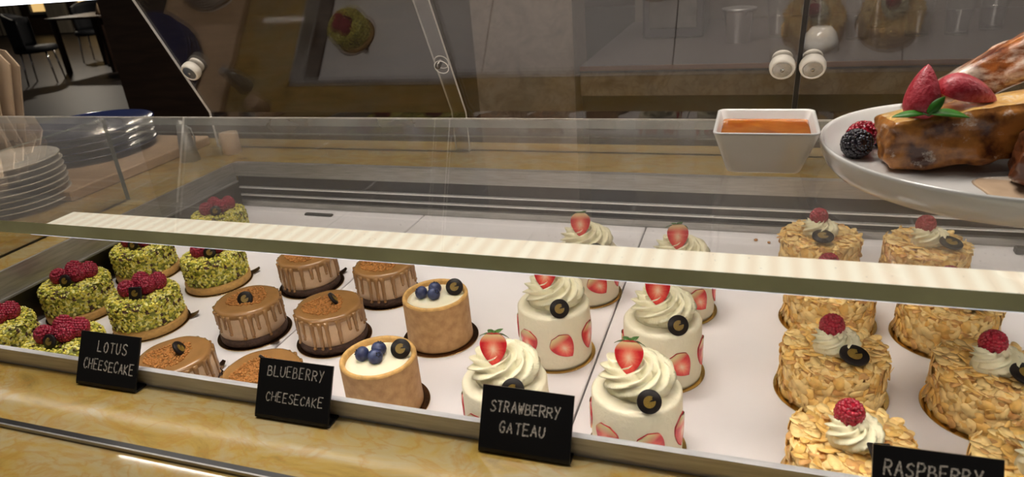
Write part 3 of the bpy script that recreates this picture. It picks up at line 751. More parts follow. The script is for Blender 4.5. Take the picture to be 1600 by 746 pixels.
def make_pistachio(label):
    t = thing('pistachio_cake', label, 'cake', group='pistachio cakes with raspberries')
    cake_board(t, 0.0402, 'brown_board', (0.55, 0.012, 0.006, 0.004))
    MB().lathe([(0, 0.001), (0.0375, 0.001), (0.0384, 0.0018), (0.0386, 0.0085), (0.0378, 0.0108), (0.0, 0.0108)], 64).build('biscuit_base', M['cookie'], t)
    MB().lathe([(0, 0.0105), (0.0352, 0.0105), (0.0362, 0.013), (0.0360, 0.034), (0.034, 0.0395), (0.030, 0.0410), (0.022, 0.0405), (0.016, 0.0395), (0, 0.039)], 56).build('green_cream', M['pist_core'], t)
    q = random.Random(11); m_ = MB()
    for k in range(1250):
        a = q.uniform(0, 2 * PI); z = 0.0108 + 0.0275 * q.random() ** 0.85
        if z < 0.016 and q.random() < 0.35: continue
        nr = Vector((math.cos(a), math.sin(a), 0.1)); r = 0.0360 + 0.0008 * q.random() + 0.0006 * math.sin(3 * a + 1)
        bit(m_, Vector((r * math.cos(a), r * math.sin(a), z)), nr.normalized(), q.uniform(0.0012, 0.0025), q.choices((0, 1, 2, 3), (42, 26, 20, 12))[0], q)
    for k in range(640):
        a = q.uniform(0, 2 * PI); r = 0.036 * math.sqrt(q.uniform(0.12, 1.0))
        edge = max(0, (r - 0.031)) / 0.005
        z = 0.0408 + 0.0006 * q.random() - 0.0022 * edge * edge
        nr = Vector((math.cos(a) * edge * 0.6, math.sin(a) * edge * 0.6, 1)).normalized()
        bit(m_, Vector((r * math.cos(a), r * math.sin(a), z)), nr, q.uniform(0.0012, 0.0023), q.choices((0, 1, 2, 3), (44, 24, 24, 8))[0], q)
    o = m_.build('pistachio_coating', [M['nut1'], M['nut2'], M['nut3'], M['nut4']], t); o['kind'] = 'stuff'
    r1 = raspberry_mb(0.0092, 0.0108, 3).build('raspberry', M['rasp_dark'], t)
    spots = [(-0.0115, -0.0065, 0.0475, 0.35, 0.2, 0.0), (0.0075, 0.0015, 0.0485, 0.9, -0.5, 1.0), (-0.0080, 0.0105, 0.0490, 0.2, 0.4, 2.0), (0.0115, 0.0135, 0.0482, 0.5, 0.2, 3.0)]
    for i, (x, y, z, rx, ry, rz) in enumerate(spots):
        o = r1 if i == 0 else r1.copy()
        if i: COL.objects.link(o); o.parent = t
        o.location = (x, y, z); o.rotation_euler = (rx, ry, rz)
    choc_disc(t, (0.0050, -0.0130, 0.0470), (math.radians(68), 0, 0.2), 0.0072)
    return t
def place(tree, loc, rz=0.0, label=None, sc=None):
    tree.location = loc; tree.rotation_euler = (0, 0, rz)
    if label: tree['label'] = label
    if sc: tree.scale = sc
    return tree
def tile_variant(t):
    for ch in t.children:
        if ch.name.startswith('chocolate_disc'):
            ch.data = _tile; ch.name = 'chocolate_tile'
P = [(-0.262, -0.125, 0.25, 'pistachio raspberry cake seen through the glass shelf, farthest back in its tray'),
     (-0.2855, -0.242, -0.15, 'pistachio raspberry cake just under the lit shelf edge, beside the steel side wall'),
     (-0.168, -0.248, 0.3, 'pistachio raspberry cake just under the shelf edge, next to a caramel cheesecake'),
     (-0.2865, -0.342, 0.0, 'whole pistachio raspberry cake with a round gold emblem, beside the steel side wall'),
     (-0.174, -0.352, 0.06, 'pistachio raspberry cake with a square chocolate tile, in front of a caramel cheesecake'),
     (-0.2870, -0.440, 0.1, 'pistachio raspberry cake cut off by the left picture edge behind the steel lip'),
     (-0.178, -0.450, -0.1, 'pistachio raspberry cake half hidden behind the sign reading LOTUS')]
proto = make_pistachio(P[0][3])
for i, (x, y, rz, lb) in enumerate(P):
    t = proto if i == 0 else copy_tree(proto)
    place(t, (x, y, 0.0), rz, lb)
    if i == 4: tile_variant(t)

# ------------------------------------------------------------------ caramel cheesecakes
def make_caramel(label):
    t = thing('caramel_cheesecake', label, 'cake', group='caramel cheesecakes')
    cake_board(t, 0.0385, 'brown_board', (0.5, 0.010, 0.005, 0.004))
    MB().lathe([(0, 0.001), (0.0338, 0.001), (0.0344, 0.002), (0.0342, 0.0098), (0, 0.0098)], 64, rmod=lambda r, z, a: r + 0.0004 * noise.noise(Vector((a * 9, z * 900, 0)))).build('biscuit_base', M['brown_base'], t)
    MB().lathe([(0, 0.0095), (0.0336, 0.0095), (0.0333, 0.020), (0.0324, 0.037), (0.0, 0.038)], 64).build('mousse_body', M['mousse'], t)
    g = MB()
    g.lathe([(0.0330, 0.0335), (0.0335, 0.0352), (0.0333, 0.0378), (0.0322, 0.0396), (0.0300, 0.0404), (0.026, 0.0401), (0.0, 0.0400)], 72, rmod=lambda r, z, a: r + (0.0004 * math.sin(7 * a) if r > 0.02 else 0))
    q = random.Random(5); nd = 22
    for k in range(nd):
        a = 2 * PI * (k + q.uniform(-0.28, 0.28)) / nd
        ln = q.choice((0.012, 0.015, 0.018, 0.021, 0.023, 0.026, 0.029))
        zt, zb_ = 0.0375, max(0.0035, 0.0375 - ln)
        pts = []; rad = []
        for j in range(8):
            z = zt + (zb_ - zt) * j / 7
            R = 0.0324 + (0.0336 - 0.0324) * (0.037 - z) / 0.027 if z > 0.0098 else 0.0343
            pts.append(((R + 0.0001) * math.cos(a), (R + 0.0001) * math.sin(a), z)); rad.append((0.0030, 0.0027, 0.0023, 0.0021, 0.0020, 0.0020, 0.0020, 0.0009)[j] * q.uniform(0.85, 1.1))
        g.tube(pts, rad, 8)
        g.ball(((R + 0.0003) * math.cos(a), (R + 0.0003) * math.sin(a), zb_ + 0.0004), 0.0018 * q.uniform(0.9, 1.15), 0, 8, 6)
    g.build('caramel_glaze', M['caramel'], t)
    cr = MB(); q = random.Random(9)
    for k in range(620):
        a = q.uniform(0, 2 * PI); r = 0.0205 * math.sqrt(q.random()) * (1 + 0.10 * math.sin(3 * a))
        cr.ball((r * math.cos(a) - 0.004, r * math.sin(a) + 0.001, 0.0402 + 0.0006 * q.random()), q.uniform(0.0006, 0.0014), 0, 5, 4, (1, 1, 0.7))
    o = cr.build('crumb_topping', M['crumb'], t); o['kind'] = 'stuff'
    choc_disc(t, (0.007, -0.001, 0.0440), (math.radians(58), math.radians(0), 1.25), 0.0080)
    return t
Lc = [(-0.043, -0.232, 0.5, 'caramel cheesecake under the shelf edge between a pistachio cake and another caramel cheesecake'),
      (0.064, -0.238, 0.9, 'caramel cheesecake under the shelf edge behind the farther blueberry cake'),
      (-0.042, -0.342, -0.9, 'caramel cheesecake with its gold emblem showing, right of the square-tile pistachio cake'),
      (0.053, -0.336, 0.95, 'caramel cheesecake with chocolate disc on edge, left of the farther blueberry cake'),
      (-0.042, -0.448, 0.85, 'caramel cheesecake partly behind the right side of the sign reading LOTUS'),
      (0.057, -0.450, 1.4, 'caramel cheesecake mostly hidden behind the sign reading BLUEBERRY')]
proto = make_caramel(Lc[0][3])
for i, (x, y, rz, lb) in enumerate(Lc):
    place(proto if i == 0 else copy_tree(proto), (x, y, 0.0), rz, lb)

# ------------------------------------------------------------------ blueberry cheesecakes
def blueberry_mb(r):
    m_ = MB(); m_.ball((0, 0, 0), r, 0, 20, 14, (1, 1, 0.88))
    cr = MB(); 
    for k in range(5):
        a = 2 * PI * k / 5
        cr.tube([(0.0016 * math.cos(a), 0.0016 * math.sin(a), r * 0.84), (0.0026 * math.cos(a), 0.0026 * math.sin(a), r * 0.90)], [0.0007, 0.0003], 5)
    cr.lathe([(0.0019, r * 0.865), (0.0, r * 0.84)], 12)
    return m_, cr
def make_blueberry(label):
    t = thing('blueberry_cheesecake', label, 'cake', group='blueberry cheesecakes in biscuit shells')
    cake_board(t, 0.0385, 'brown_board', None)
    R = 0.0326
    MB().lathe([(0, 0.001), (R + 0.0002, 0.001), (R + 0.0005, 0.003), (R, 0.012), (R, 0.0485)], 80, rmod=lambda r, z, a: r + 0.00015 * noise.noise(Vector((math.cos(a) * 40, math.sin(a) * 40, z * 400)))).build('biscuit_shell', M['shell'], t)
    MB().lathe([(R, 0.0482), (R - 0.0004, 0.0500), (R - 0.0018, 0.0509), (R - 0.0034, 0.0503), (R - 0.0042, 0.0488), (R - 0.0044, 0.043)], 80, rmod=lambda r, z, a: r + 0.0003 * noise.noise(Vector((math.cos(a) * 60, math.sin(a) * 60, z * 500)))).build('shell_rim', M['shell_rim'], t)
    MB().lathe([(R - 0.0040, 0.0452), (0.026, 0.0464), (0.0235, 0.0470), (0.0215, 0.0466), (0.0195, 0.0474), (0.010, 0.0482), (0.0, 0.0482)], 64).build('cream_filling', M['cream_smooth'], t)
    b1, c1 = blueberry_mb(0.0066)
    bo = b1.build('blueberry', M['blueberry'], t); co_ = c1.build('berry_crown', M['blueberry_eye'], bo)
    for i, (x, y, z, rx, ry) in enumerate([(-0.0125, -0.0040, 0.0528, 0.5, -0.9), (-0.0020, 0.0065, 0.0530, -0.2, 0.3), (0.0010, -0.0055, 0.0530, 0.8, 0.5)]):
        o = bo if i == 0 else copy_tree(bo, t)
        o.location = (x, y, z); o.rotation_euler = (rx, ry, 0.4 * i)
    choc_disc(t, (0.0180, 0.0085, 0.0540), (math.radians(52), math.radians(8), 0.15), 0.0086)
    return t
B = [(0.163, -0.312, 0.08, 'blueberry cheesecake in biscuit shell standing beside the caramel cheesecakes, farther of the two'),
     (0.160, -0.424, 0.0, 'blueberry cheesecake in biscuit shell right behind the steel lip, nearer of the two')]
proto = make_blueberry(B[0][3])
for i, (x, y, rz, lb) in enumerate(B):
    place(proto if i == 0 else copy_tree(proto), (x, y, 0.0), rz, lb)

# ------------------------------------------------------------------ strawberry gateaux
def sprof(t, W=0.0103):
    if t < 0.70: return W * (0.55 * math.sin(PI / 2 * (t / 0.70)) + 0.45 * math.sin(PI / 2 * (t / 0.70)) ** 0.55)
    return W * math.cos(PI / 2 * (t - 0.70) / 0.36) ** 0.5
def half_strawberry_mb(W=0.0103, z0=-0.0135, z1=0.0118, depth=0.8):
    m_ = MB(); rows, n = 22, 16
    vs = []; fs = []
    for i in range(rows + 1):
        t = i / rows; z = z0 + (z1 - z0) * t; w_ = sprof(t, W)
        for k in range(n + 1):
            a = PI * k / n
            vs.append((w_ * math.cos(a), depth * w_ * math.sin(a), z))
    for i in range(rows):
        for k in range(n):
            o = i * (n + 1) + k
            fs.append((o, o + 1, o + n + 2, o + n + 1))
    top = rows * (n + 1)
    fs.append(tuple(top + k for k in range(n + 1)))
    m_.add(vs, fs, 0, True)
    face = []; ff = []
    for i in range(rows + 1):
        t = i / rows; z = z0 + (z1 - z0) * t; w_ = sprof(t, W)
        for k in range(5): face.append((w_ * (k / 2 - 1), -0.0002 - 0.0004 * (1 - (k / 2 - 1) ** 2), z))
    for i in range(rows):
        for k in range(4):
            o = 5 * i + k; ff.append((o, o + 5, o + 6, o + 1))
    m_.add(face, ff, 1, True)
    return m_
def leaf_blade(m_, base, dirv, L, W, droop, mi=0, up=Vector((0, 0, 1)), th=0.0003):
    d = Vector(dirv).normalized(); s = d.cross(up)
    if s.length < 1e-3: s = Vector((1, 0, 0))
    s.normalize(); u = s.cross(d)
    vs = []; fs = []; n = 7
    for k in range(n + 1):
        t = k / n; w_ = W * math.sin(PI * min(1, t * 0.92 + 0.08)) ** 0.8 * (1 - 0.2 * t)
        c_ = Vector(base) + d * L * t - u * droop * t * t
        for sg_, lift in ((-1, 0.25 * w_), (0, 0), (1, 0.25 * w_)):
            vs.append(c_ + s * w_ * sg_ + u * lift); 
        for sg_, lift in ((-1, 0.25 * w_), (0, 0), (1, 0.25 * w_)):
            vs.append(c_ + s * w_ * sg_ + u * (lift - th))
    for k in range(n):
        o = 6 * k
        for j in (0, 1):
            fs.append((o + j, o + j + 1, o + 6 + j + 1, o + 6 + j)); fs.append((o + 3 + j, o + 9 + j, o + 10 + j, o + 4 + j))
        fs.append((o, o + 6, o + 9, o + 3)); fs.append((o + 2, o + 5, o + 11, o + 8))
    m_.add(vs, fs, mi, True)
def slice_mb(tilt, R=0.0338):
    W = 0.0108; z0, z1 = -0.0145, 0.0115
    m_ = MB(); rows, n = 18, 8
    def bend(x, z, off):
        hx = x * math.cos(tilt) - z * math.sin(tilt)
        return hx * hx / (2 * R) + off
    out = []; ff = []
    for i in range(rows + 1):
        t = i / rows; z = z0 + (z1 - z0) * t; w_ = max(sprof(t, W), 0.0004) * (1 - 0.25 * max(0, t - 0.8) / 0.2)
        for k in range(n + 1):
            x = w_ * (2 * k / n - 1); out.append((x, bend(x, z, -0.0006 * (1 - (2 * k / n - 1) ** 4)), z))
    for i in range(rows):
        for k in range(n):
            o = (n + 1) * i + k; ff.append((o, o + n + 1, o + n + 2, o + 1))
    m_.add(out, ff, 0, True)
    edge = []; ef = []
    ring = [out[(n + 1) * i + n] for i in range(rows + 1)] + [out[(n + 1) * i] for i in range(rows, -1, -1)]
    for p in ring: edge.append(p); edge.append((p[0] * 1.02, p[1] + 0.002, p[2] * 1.01))
    L_ = len(ring)
    for k in range(L_):
        k2 = (k + 1) % L_; ef.append((2 * k, 2 * k2, 2 * k2 + 1, 2 * k + 1))
    m_.add(edge, ef, 1, True)
    return m_
def make_gateau(label):
    t = thing('strawberry_gateau', label, 'cake', group='strawberry gateaux')
    cake_board(t, 0.0372, 'gold_board', None)
    R = 0.0338; H = 0.0550
    MB().lathe([(0, 0.001), (R, 0.001), (R + 0.0003, 0.004), (R, 0.030), (R - 0.0004, H - 0.0025), (R - 0.0018, H - 0.0004), (R - 0.004, H), (0, H)], 96,
               rmod=lambda r, z, a: r + (0.00022 * noise.noise(Vector((math.cos(a) * 22, math.sin(a) * 22, z * 300))) if r > 0.02 else 0)).build('cream_body', M['cream_side'], t)
    swirl_mb(0.0285, 0.0250, 2.3, 0.0088, ridges=8, seed=4).build('cream_rosette', M['cream'], t, (-0.0025, 0.0025, H - 0.0008))
    s = half_strawberry_mb().build('strawberry_half', [M['sskin'], M['straw_cut']], t, (-0.0035, -0.0085, H + 0.0305), (math.radians(-14), 0, 0.12))
    lv = MB()
    for k, (dx, dy, dz) in enumerate([(-0.9, 0.45, 0.15), (0.9, 0.5, 0.0), (-0.35, 0.8, 0.6), (0.4, 0.7, 0.65), (0.0, 0.9, -0.1)]):
        leaf_blade(lv, (0.004 * dx, 0.003, 0.0106), (dx, dy, dz), 0.0085, 0.0026, 0.004)
    lv.tube([(0, 0.003, 0.0105), (0.0006, 0.004, 0.0135)], 0.0007, 6)
    lv.build('strawberry_leaves', M['leaf'], s)
    for k, (a, tl, z) in enumerate([(-118, 0.10, 0.0275), (-60, 0.62, 0.0270), (-8, -0.15, 0.0285), (45, 0.3, 0.027), (98, -0.3, 0.0275), (150, 0.2, 0.027), (-172, 0.05, 0.0285)]):
        a = math.radians(a)
        e = slice_mb(tl).build('strawberry_slice', [M['slice_cut'], M['sskin']], t)
        rr = R + 0.0010
        e.matrix_local = Matrix.Translation((rr * math.cos(a), rr * math.sin(a), z)) @ Matrix.Rotation(a + PI / 2, 4, 'Z') @ Matrix.Rotation(-tl, 4, 'Y')
    choc_disc(t, (0.0145, -0.0262, H + 0.0085), (math.radians(64), math.radians(4), 0.32), 0.0086)
    return t
S = [(0.289, -0.194, 0.05, 'strawberry gateau on the middle board farthest back, its cream seen through the shelf'),
     (0.285, -0.314, -0.04, 'strawberry gateau in the middle of the left gateau column, two slices facing out'),
     (0.279, -0.437, 0.06, 'strawberry gateau at the front partly behind the sign reading STRAWBERRY'),
     (0.390, -0.211, 0.12, 'strawberry gateau right of the board seam, farthest back under the shelf'),
     (0.386, -0.324, 0.05, 'strawberry gateau right of the board seam, half hidden by the gateau before it'),
     (0.380, -0.428, -0.05, 'strawberry gateau right of the board seam, closest to the steel lip')]
proto = make_gateau(S[0][3])
for i, (x, y, rz, lb) in enumerate(S):
    place(proto if i == 0 else copy_tree(proto), (x, y, 0.0), rz, lb)

# ------------------------------------------------------------------ almond gateaux with raspberry
def flake(m_, c, nr, q, mi, sz=1.0):
    a = Vector((0, 0, 1)).cross(nr)
    if a.length < 1e-3: a = Vector((1, 0, 0))
    a.normalize(); b = nr.cross(a)
    t = q.uniform(0, PI); a, b = math.cos(t) * a + math.sin(t) * b, -math.sin(t) * a + math.cos(t) * b
    lx = 0.0066 * sz * q.uniform(0.75, 1.15); ly = lx * q.uniform(0.55, 0.72); cv = q.uniform(-0.15, 0.35); n = 12; th = 0.00035
    cut = q.random() < 0.3
    vs = []
    for s_ in (1, -1):
        vs.append(c + nr * (th * s_))
        for k in range(n):
            w = 2 * PI * k / n
            x = lx * math.cos(w) * (1.0 + 0.16 * math.cos(w)); y = ly * math.sin(w) * (1 - 0.12 * math.cos(w))
            if cut and x < -0.35 * lx: x = -0.35 * lx + q.uniform(-0.0004, 0.0004)
            vs.append(c + a * x + b * y + nr * (th * s_ * 0.5 - cv * (x * x + y * y) / lx))
    fs = [(0, 1 + k, 1 + (k + 1) % n) for k in range(n)] + [(n + 1, n + 2 + (k + 1) % n, n + 2 + k) for k in range(n)] + [(1 + k, n + 2 + k, n + 2 + (k + 1) % n, 1 + (k + 1) % n) for k in range(n)]
    m_.add(vs, fs, mi, True)
def make_almond(label):
    t = thing('almond_gateau', label, 'cake', group='almond gateaux with raspberry')
    cake_board(t, 0.0440, 'gold_board', None)
    MB().lathe([(0, 0.001), (0.0380, 0.001), (0.0388, 0.004), (0.0382, 0.036), (0.0362, 0.0405), (0.034, 0.0415), (0, 0.0415)], 64).build('cream_body', M['almond1'], t)
    q = random.Random(21); m_ = MB()
    wts = (56, 34, 10)
    for k in range(470):
        a = q.uniform(0, 2 * PI); z = q.uniform(0.004, 0.0395)
        r = 0.0390 + q.uniform(0.0000, 0.0016)
        nr = Vector((math.cos(a), math.sin(a), 0)) + Vector((q.gauss(0, .15), q.gauss(0, .15), q.gauss(0.05, .16)))
        flake(m_, Vector((r * math.cos(a), r * math.sin(a), z)), nr.normalized(), q, q.choices((0, 1, 2), wts)[0])
    for k in range(210):
        a = q.uniform(0, 2 * PI); r = 0.0385 * math.sqrt(q.uniform(0.05, 1.0))
        nr = Vector((q.gauss(0, .16), q.gauss(0, .16), 1))
        flake(m_, Vector((r * math.cos(a), r * math.sin(a), 0.0418 + q.uniform(0.0, 0.0014) - (0.002 if r > 0.036 else 0))), nr.normalized(), q, q.choices((0, 1, 2), wts)[0], 0.95)
    o = m_.build('almond_flakes', [M['almond1'], M['almond2'], M['almond3']], t); o['kind'] = 'stuff'
    swirl_mb(0.0200, 0.0170, 1.7, 0.0070, ridges=7, seed=8).build('cream_rosette', M['cream'], t, (-0.003, -0.003, 0.0418))
    raspberry_mb(0.0092, 0.0108, 5).build('raspberry', M['rasp'], t, (-0.004, 0.001, 0.0615), (0.25, 0.1, 0))
    choc_disc(t, (0.0110, -0.0230, 0.0512), (math.radians(13), math.radians(5), 0.12), 0.0108)
    return t
A = [(0.528, -0.095, -0.45, 'almond gateau seen through the shelf below the toast plate rim, in the left almond column'),
     (0.530, -0.208, 0.2, 'almond gateau in the left almond column just under the lit shelf edge'),
     (0.524, -0.325, 0.0, 'almond gateau with whole cream swirl and oval emblem, third back in the left column'),
     (0.526, -0.437, 0.1, 'almond gateau with square chocolate tile, partly behind the sign reading RASPBERRY'),
     (0.630, -0.100, 0.25, 'almond gateau seen through the shelf under the toast plate, in the right almond column'),
     (0.627, -0.220, 0.1, 'almond gateau in the right almond column just under the lit shelf edge'),
     (0.634, -0.328, 0.1, 'large almond gateau with round emblem touching the right picture edge'),
     (0.634, -0.440, 0.0, 'almond gateau at the bottom right corner behind the RASPBERRY sign')]
proto = make_almond(A[0][3])
for i, (x, y, rz, lb) in enumerate(A):
    t = proto if i == 0 else copy_tree(proto)
    place(t, (x, y, 0.0), rz, lb)
    if i == 3: tile_variant(t)

# ------------------------------------------------------------------ black chalk signs
GL = {'A': [[(0, 0), (.5, 1), (1, 0)], [(.2, .38), (.8, .38)]], 'B': [[(0, 0), (0, 1), (.65, .95), (.75, .75), (.6, .55), (0, .5)], [(.6, .55), (.95, .38), (.9, .1), (.55, 0), (0, 0)]],
      'C': [[(.95, .82), (.7, 1), (.35, .95), (.08, .65), (.05, .35), (.3, .05), (.65, 0), (.95, .15)]], 'E': [[(.95, 1), (0, 1), (0, 0), (.95, 0)], [(0, .52), (.75, .52)]],
      'G': [[(.95, .8), (.7, 1), (.35, .95), (.08, .65), (.05, .35), (.3, .05), (.7, 0), (.95, .2), (.95, .48), (.55, .48)]], 'H': [[(0, 0), (0, 1)], [(1, 0), (1, 1)], [(0, .5), (1, .5)]],
      'K': [[(0, 0), (0, 1)], [(.9, 1), (0, .45), (.95, 0)]], 'L': [[(0, 1), (0, 0), (.9, 0)]], 'O': [[(.5, 1), (.15, .85), (0, .5), (.15, .15), (.5, 0), (.85, .15), (1, .5), (.85, .85), (.5, 1)]],
      'P': [[(0, 0), (0, 1), (.7, .97), (.95, .75), (.75, .5), (0, .45)]], 'R': [[(0, 0), (0, 1), (.7, .97), (.95, .75), (.7, .52), (0, .48)], [(.4, .48), (1, 0)]],
      'S': [[(.95, .85), (.6, 1), (.2, .9), (.1, .7), (.4, .55), (.8, .42), (.95, .2), (.6, 0), (.25, .02), (.02, .15)]], 'T': [[(0, 1), (1, 1)], [(.5, 1), (.5, 0)]],
      'U': [[(0, 1), (0, .35), (.2, .05), (.55, 0), (.85, .15), (.95, .4), (.95, 1)]], 'W': [[(0, 1), (.25, 0), (.5, .7), (.75, 0), (1, 1)]], 'Y': [[(0, 1), (.5, .5)], [(1, 1), (.3, -.1)]]}
SW, SH, SLY = 0.0595, 0.0422, 0.0203
def sign(label, loc, rz, lines):
    t = thing('chalk_sign', label, 'sign', loc, rz, 'black chalk signs on the marble')
    th = 0.0015
    face = math.atan2(0.0370, SLY)                 # lean of the face
    d = Vector((0, math.cos(face), math.sin(face))); nf = Vector((0, -math.sin(face), math.cos(face)))
    # bent sheet: foot (to the back), rounded bend, face
    path = [Vector((0, 0.0185, th / 2)), Vector((0, 0.004, th / 2)), Vector((0, 0.0012, th / 2 + 0.0001)), Vector((0, 0.0002, 0.0016)), Vector((0, 0.0008, 0.0036))]
    path += [Vector((0, 0.0008, 0.0036)) + d * s_ for s_ in (0.012, 0.028, SH - 0.003)]
    vs = []; fs = []
    for i, p in enumerate(path):
        q_ = (path[min(i + 1, len(path) - 1)] - path[max(0, i - 1)]).normalized(); nn = Vector((0, -q_.z, q_.y)) * (th / 2)
        for x in (0, SW):
            vs.append((x, p.y + nn.y, p.z + nn.z)); vs.append((x, p.y - nn.y, p.z - nn.z))
    for i in range(len(path) - 1):
        o = 4 * i
        fs += [(o, o + 2, o + 6, o + 4), (o + 1, o + 5, o + 7, o + 3), (o, o + 4, o + 5, o + 1), (o + 2, o + 3, o + 7, o + 6)]
    o = 4 * (len(path) - 1); fs += [(0, 1, 3, 2), (o, o + 2, o + 3, o + 1)]
    m_ = MB(); m_.add(vs, fs, 0, False); m_.build('folded_card', M['black_card'], t)
    q = random.Random(sum(map(ord, label)))
    lt = MB()
    org = Vector((0, 0.0008, 0.0036))
    def P3(u, v, lift=0.00088):
        return org + Vector((u, 0, 0)) + d * v + nf * lift
    for (txt, u0, v0, adv, hh, slope, thick) in lines:
        u = u0
        for ch in txt:
            jw, jh = q.uniform(0.88, 1.1), q.uniform(0.9, 1.08); dv = q.uniform(-0.0003, 0.0003)
            for st in GL.get(ch, []):
                # smooth the stroke a little
                pts = []
                for k in range(len(st) - 1):
                    for s_ in range(4):
                        f_ = s_ / 4; pts.append((st[k][0] * (1 - f_) + st[k + 1][0] * f_, st[k][1] * (1 - f_) + st[k + 1][1] * f_))
                pts.append(st[-1])
                pp = []
                for (x, y) in pts:
                    uu = u + x * adv * 0.70 * jw + y * hh * 0.06; vv = v0 + dv + y * hh * jh + slope * (uu - u0)
                    pp.append((uu + q.gauss(0, 0.00005), vv + q.gauss(0, 0.00005)))
                for k in range(len(pp) - 1):
                    (ua, va), (ub, vb) = pp[k], pp[k + 1]
                    L_ = math.hypot(ub - ua, vb - va)
                    if L_ < 1e-7: continue
                    wd = thick * q.uniform(0.7, 1.15) / 2; nx, ny = -(vb - va) / L_ * wd, (ub - ua) / L_ * wd
                    ex, ey = (ub - ua) / L_ * wd * 0.5, (vb - va) / L_ * wd * 0.5
                    top = [P3(ua - ex + nx, va - ey + ny), P3(ua - ex - nx, va - ey - ny), P3(ub + ex - nx, vb + ey - ny), P3(ub + ex + nx, vb + ey + ny)]
                    bot = [P3(ua - ex + nx, va - ey + ny, 0.0006), P3(ua - ex - nx, va - ey - ny, 0.0006), P3(ub + ex - nx, vb + ey - ny, 0.0006), P3(ub + ex + nx, vb + ey + ny, 0.0006)]
                    lt.add(top + bot, [(0, 1, 2, 3), (0, 4, 5, 1), (1, 5, 6, 2), (2, 6, 7, 3), (3, 7, 4, 0)], 0, False)
            u += adv * (1.0 if ch != ' ' else 0.8)
    lt.build('chalk_lettering', M['chalk'], t)
    return t
sign('black chalk sign reading LOTUS CHEESECAKE', (-0.0437, -0.5376, ZM), 0.01, [('LOTUS', 0.0185, 0.0245, 0.0062, 0.0080, 0.0, 0.00085), ('CHEESECAKE', 0.0062, 0.0105, 0.0051, 0.0078, -0.01, 0.00085)])
sign('black chalk sign reading BLUEBERRY CHEESECAKE', (0.1290, -0.5404, ZM), 0.01, [('BLUEBERRY', 0.0075, 0.0272, 0.0052, 0.0070, 0.02, 0.00062), ('CHEESECAKE', 0.0080, 0.0100, 0.0047, 0.0066, 0.0, 0.00062)])
sign('black chalk sign reading STRAWBERRY GATEAU', (0.2973, -0.5368, ZM), 0.005, [('STRAWBERRY', 0.0062, 0.0235, 0.0046, 0.0064, 0.02, 0.0009), ('GATEAU', 0.0130, 0.0110, 0.0052, 0.0066, 0.02, 0.0010)])
sign('black chalk sign reading RASPBERRY at the bottom right', (0.5203, -0.5425, ZM), 0.02, [('RASPBERRY', 0.0055, 0.0240, 0.0051, 0.0074, 0.03, 0.0009)])
# ------------------------------------------------------------------ syrup bowl on the shelf
def rsq(h, rad, n=7):
    pts = []
    for cx, cy, a0 in ((h - rad, h - rad, 0), (-(h - rad), h - rad, 90), (-(h - rad), -(h - rad), 180), (h - rad, -(h - rad), 270)):
        for k in range(n):
            a = math.radians(a0 + 90 * k / (n - 1)); pts.append((cx + rad * math.cos(a), cy + rad * math.sin(a)))
    return pts
def loft(m_, secs, mi=0, cap0=True, cap1=True, smooth=True):
    n = len(secs[0][0]); vs = []; fs = []
    for pts, z in secs:
        for p in pts: vs.append((p[0], p[1], z))
    for i in range(len(secs) - 1):
        for k in range(n):
            k2 = (k + 1) % n; fs.append((i * n + k, i * n + k2, (i + 1) * n + k2, (i + 1) * n + k))
    if cap0: fs.append(tuple(range(n - 1, -1, -1)))
    if cap1: fs.append(tuple((len(secs) - 1) * n + k for k in range(n)))
    m_.add(vs, fs, mi, smooth); return m_
HB = 0.0328
bm = MB()
loft(bm, [(rsq(0.0236, 0.004), 0.0), (rsq(0.0250, 0.005), 0.0006), (rsq(0.0258, 0.005), 0.0020), (rsq(0.0308, 0.0055), 0.0172), (rsq(0.0352, 0.006), 0.0305), (rsq(0.0358, 0.006), 0.0320), (rsq(0.0357, 0.006), HB), (rsq(0.0349, 0.0055), HB + 0.0003),
          (rsq(0.0337, 0.005), HB), (rsq(0.0330, 0.0048), HB - 0.0010), (rsq(0.0285, 0.0045), 0.0172), (rsq(0.0232, 0.004), 0.0040), (rsq(0.021, 0.004), 0.0030)])
bw = bm.build('sauce_bowl', M['porcelain'], None, (0.4590, -0.3180, ZS), (0, 0, 0.0))
tag(bw, 'small square white porcelain bowl of amber syrup on the glass shelf', 'bowl')
sy = MB(); zs = 0.0262; hs = 0.0285 + (0.0330 - 0.0285) * (zs - 0.0172) / (HB - 0.0182)
loft(sy, [(rsq(0.0260, 0.0043), 0.0105), (rsq(hs - 0.0002, 0.0046), zs), (rsq(hs - 0.0006, 0.0046), zs - 0.0003)])
so = sy.build('syrup', M['syrup'], None, (0.4590, -0.3180, ZS)); tag(so, 'amber syrup filling the square white bowl', 'syrup', kind='stuff')

# ------------------------------------------------------------------ toast plate
PX, PY = 0.6125, -0.3225
pm = MB()
pm.lathe([(0, 0.0016), (0.095, 0.0016), (0.0985, 0.0), (0.1035, 0.0), (0.1075, 0.0018), (0.1120, 0.0070), (0.1145, 0.0130), (0.1158, 0.0185), (0.1160, 0.0205), (0.1152, 0.0214), (0.1140, 0.0212),
          (0.1128, 0.0195), (0.1112, 0.0135), (0.1075, 0.0080), (0.1020, 0.0058), (0.092, 0.0050), (0, 0.0048)], 160)
tag(pm.build('dinner_plate', M['porcelain'], None, (PX, PY, ZS)), 'round white rimmed plate of french toast at the right of the glass shelf', 'plate')
ZP = ZS + 0.0050

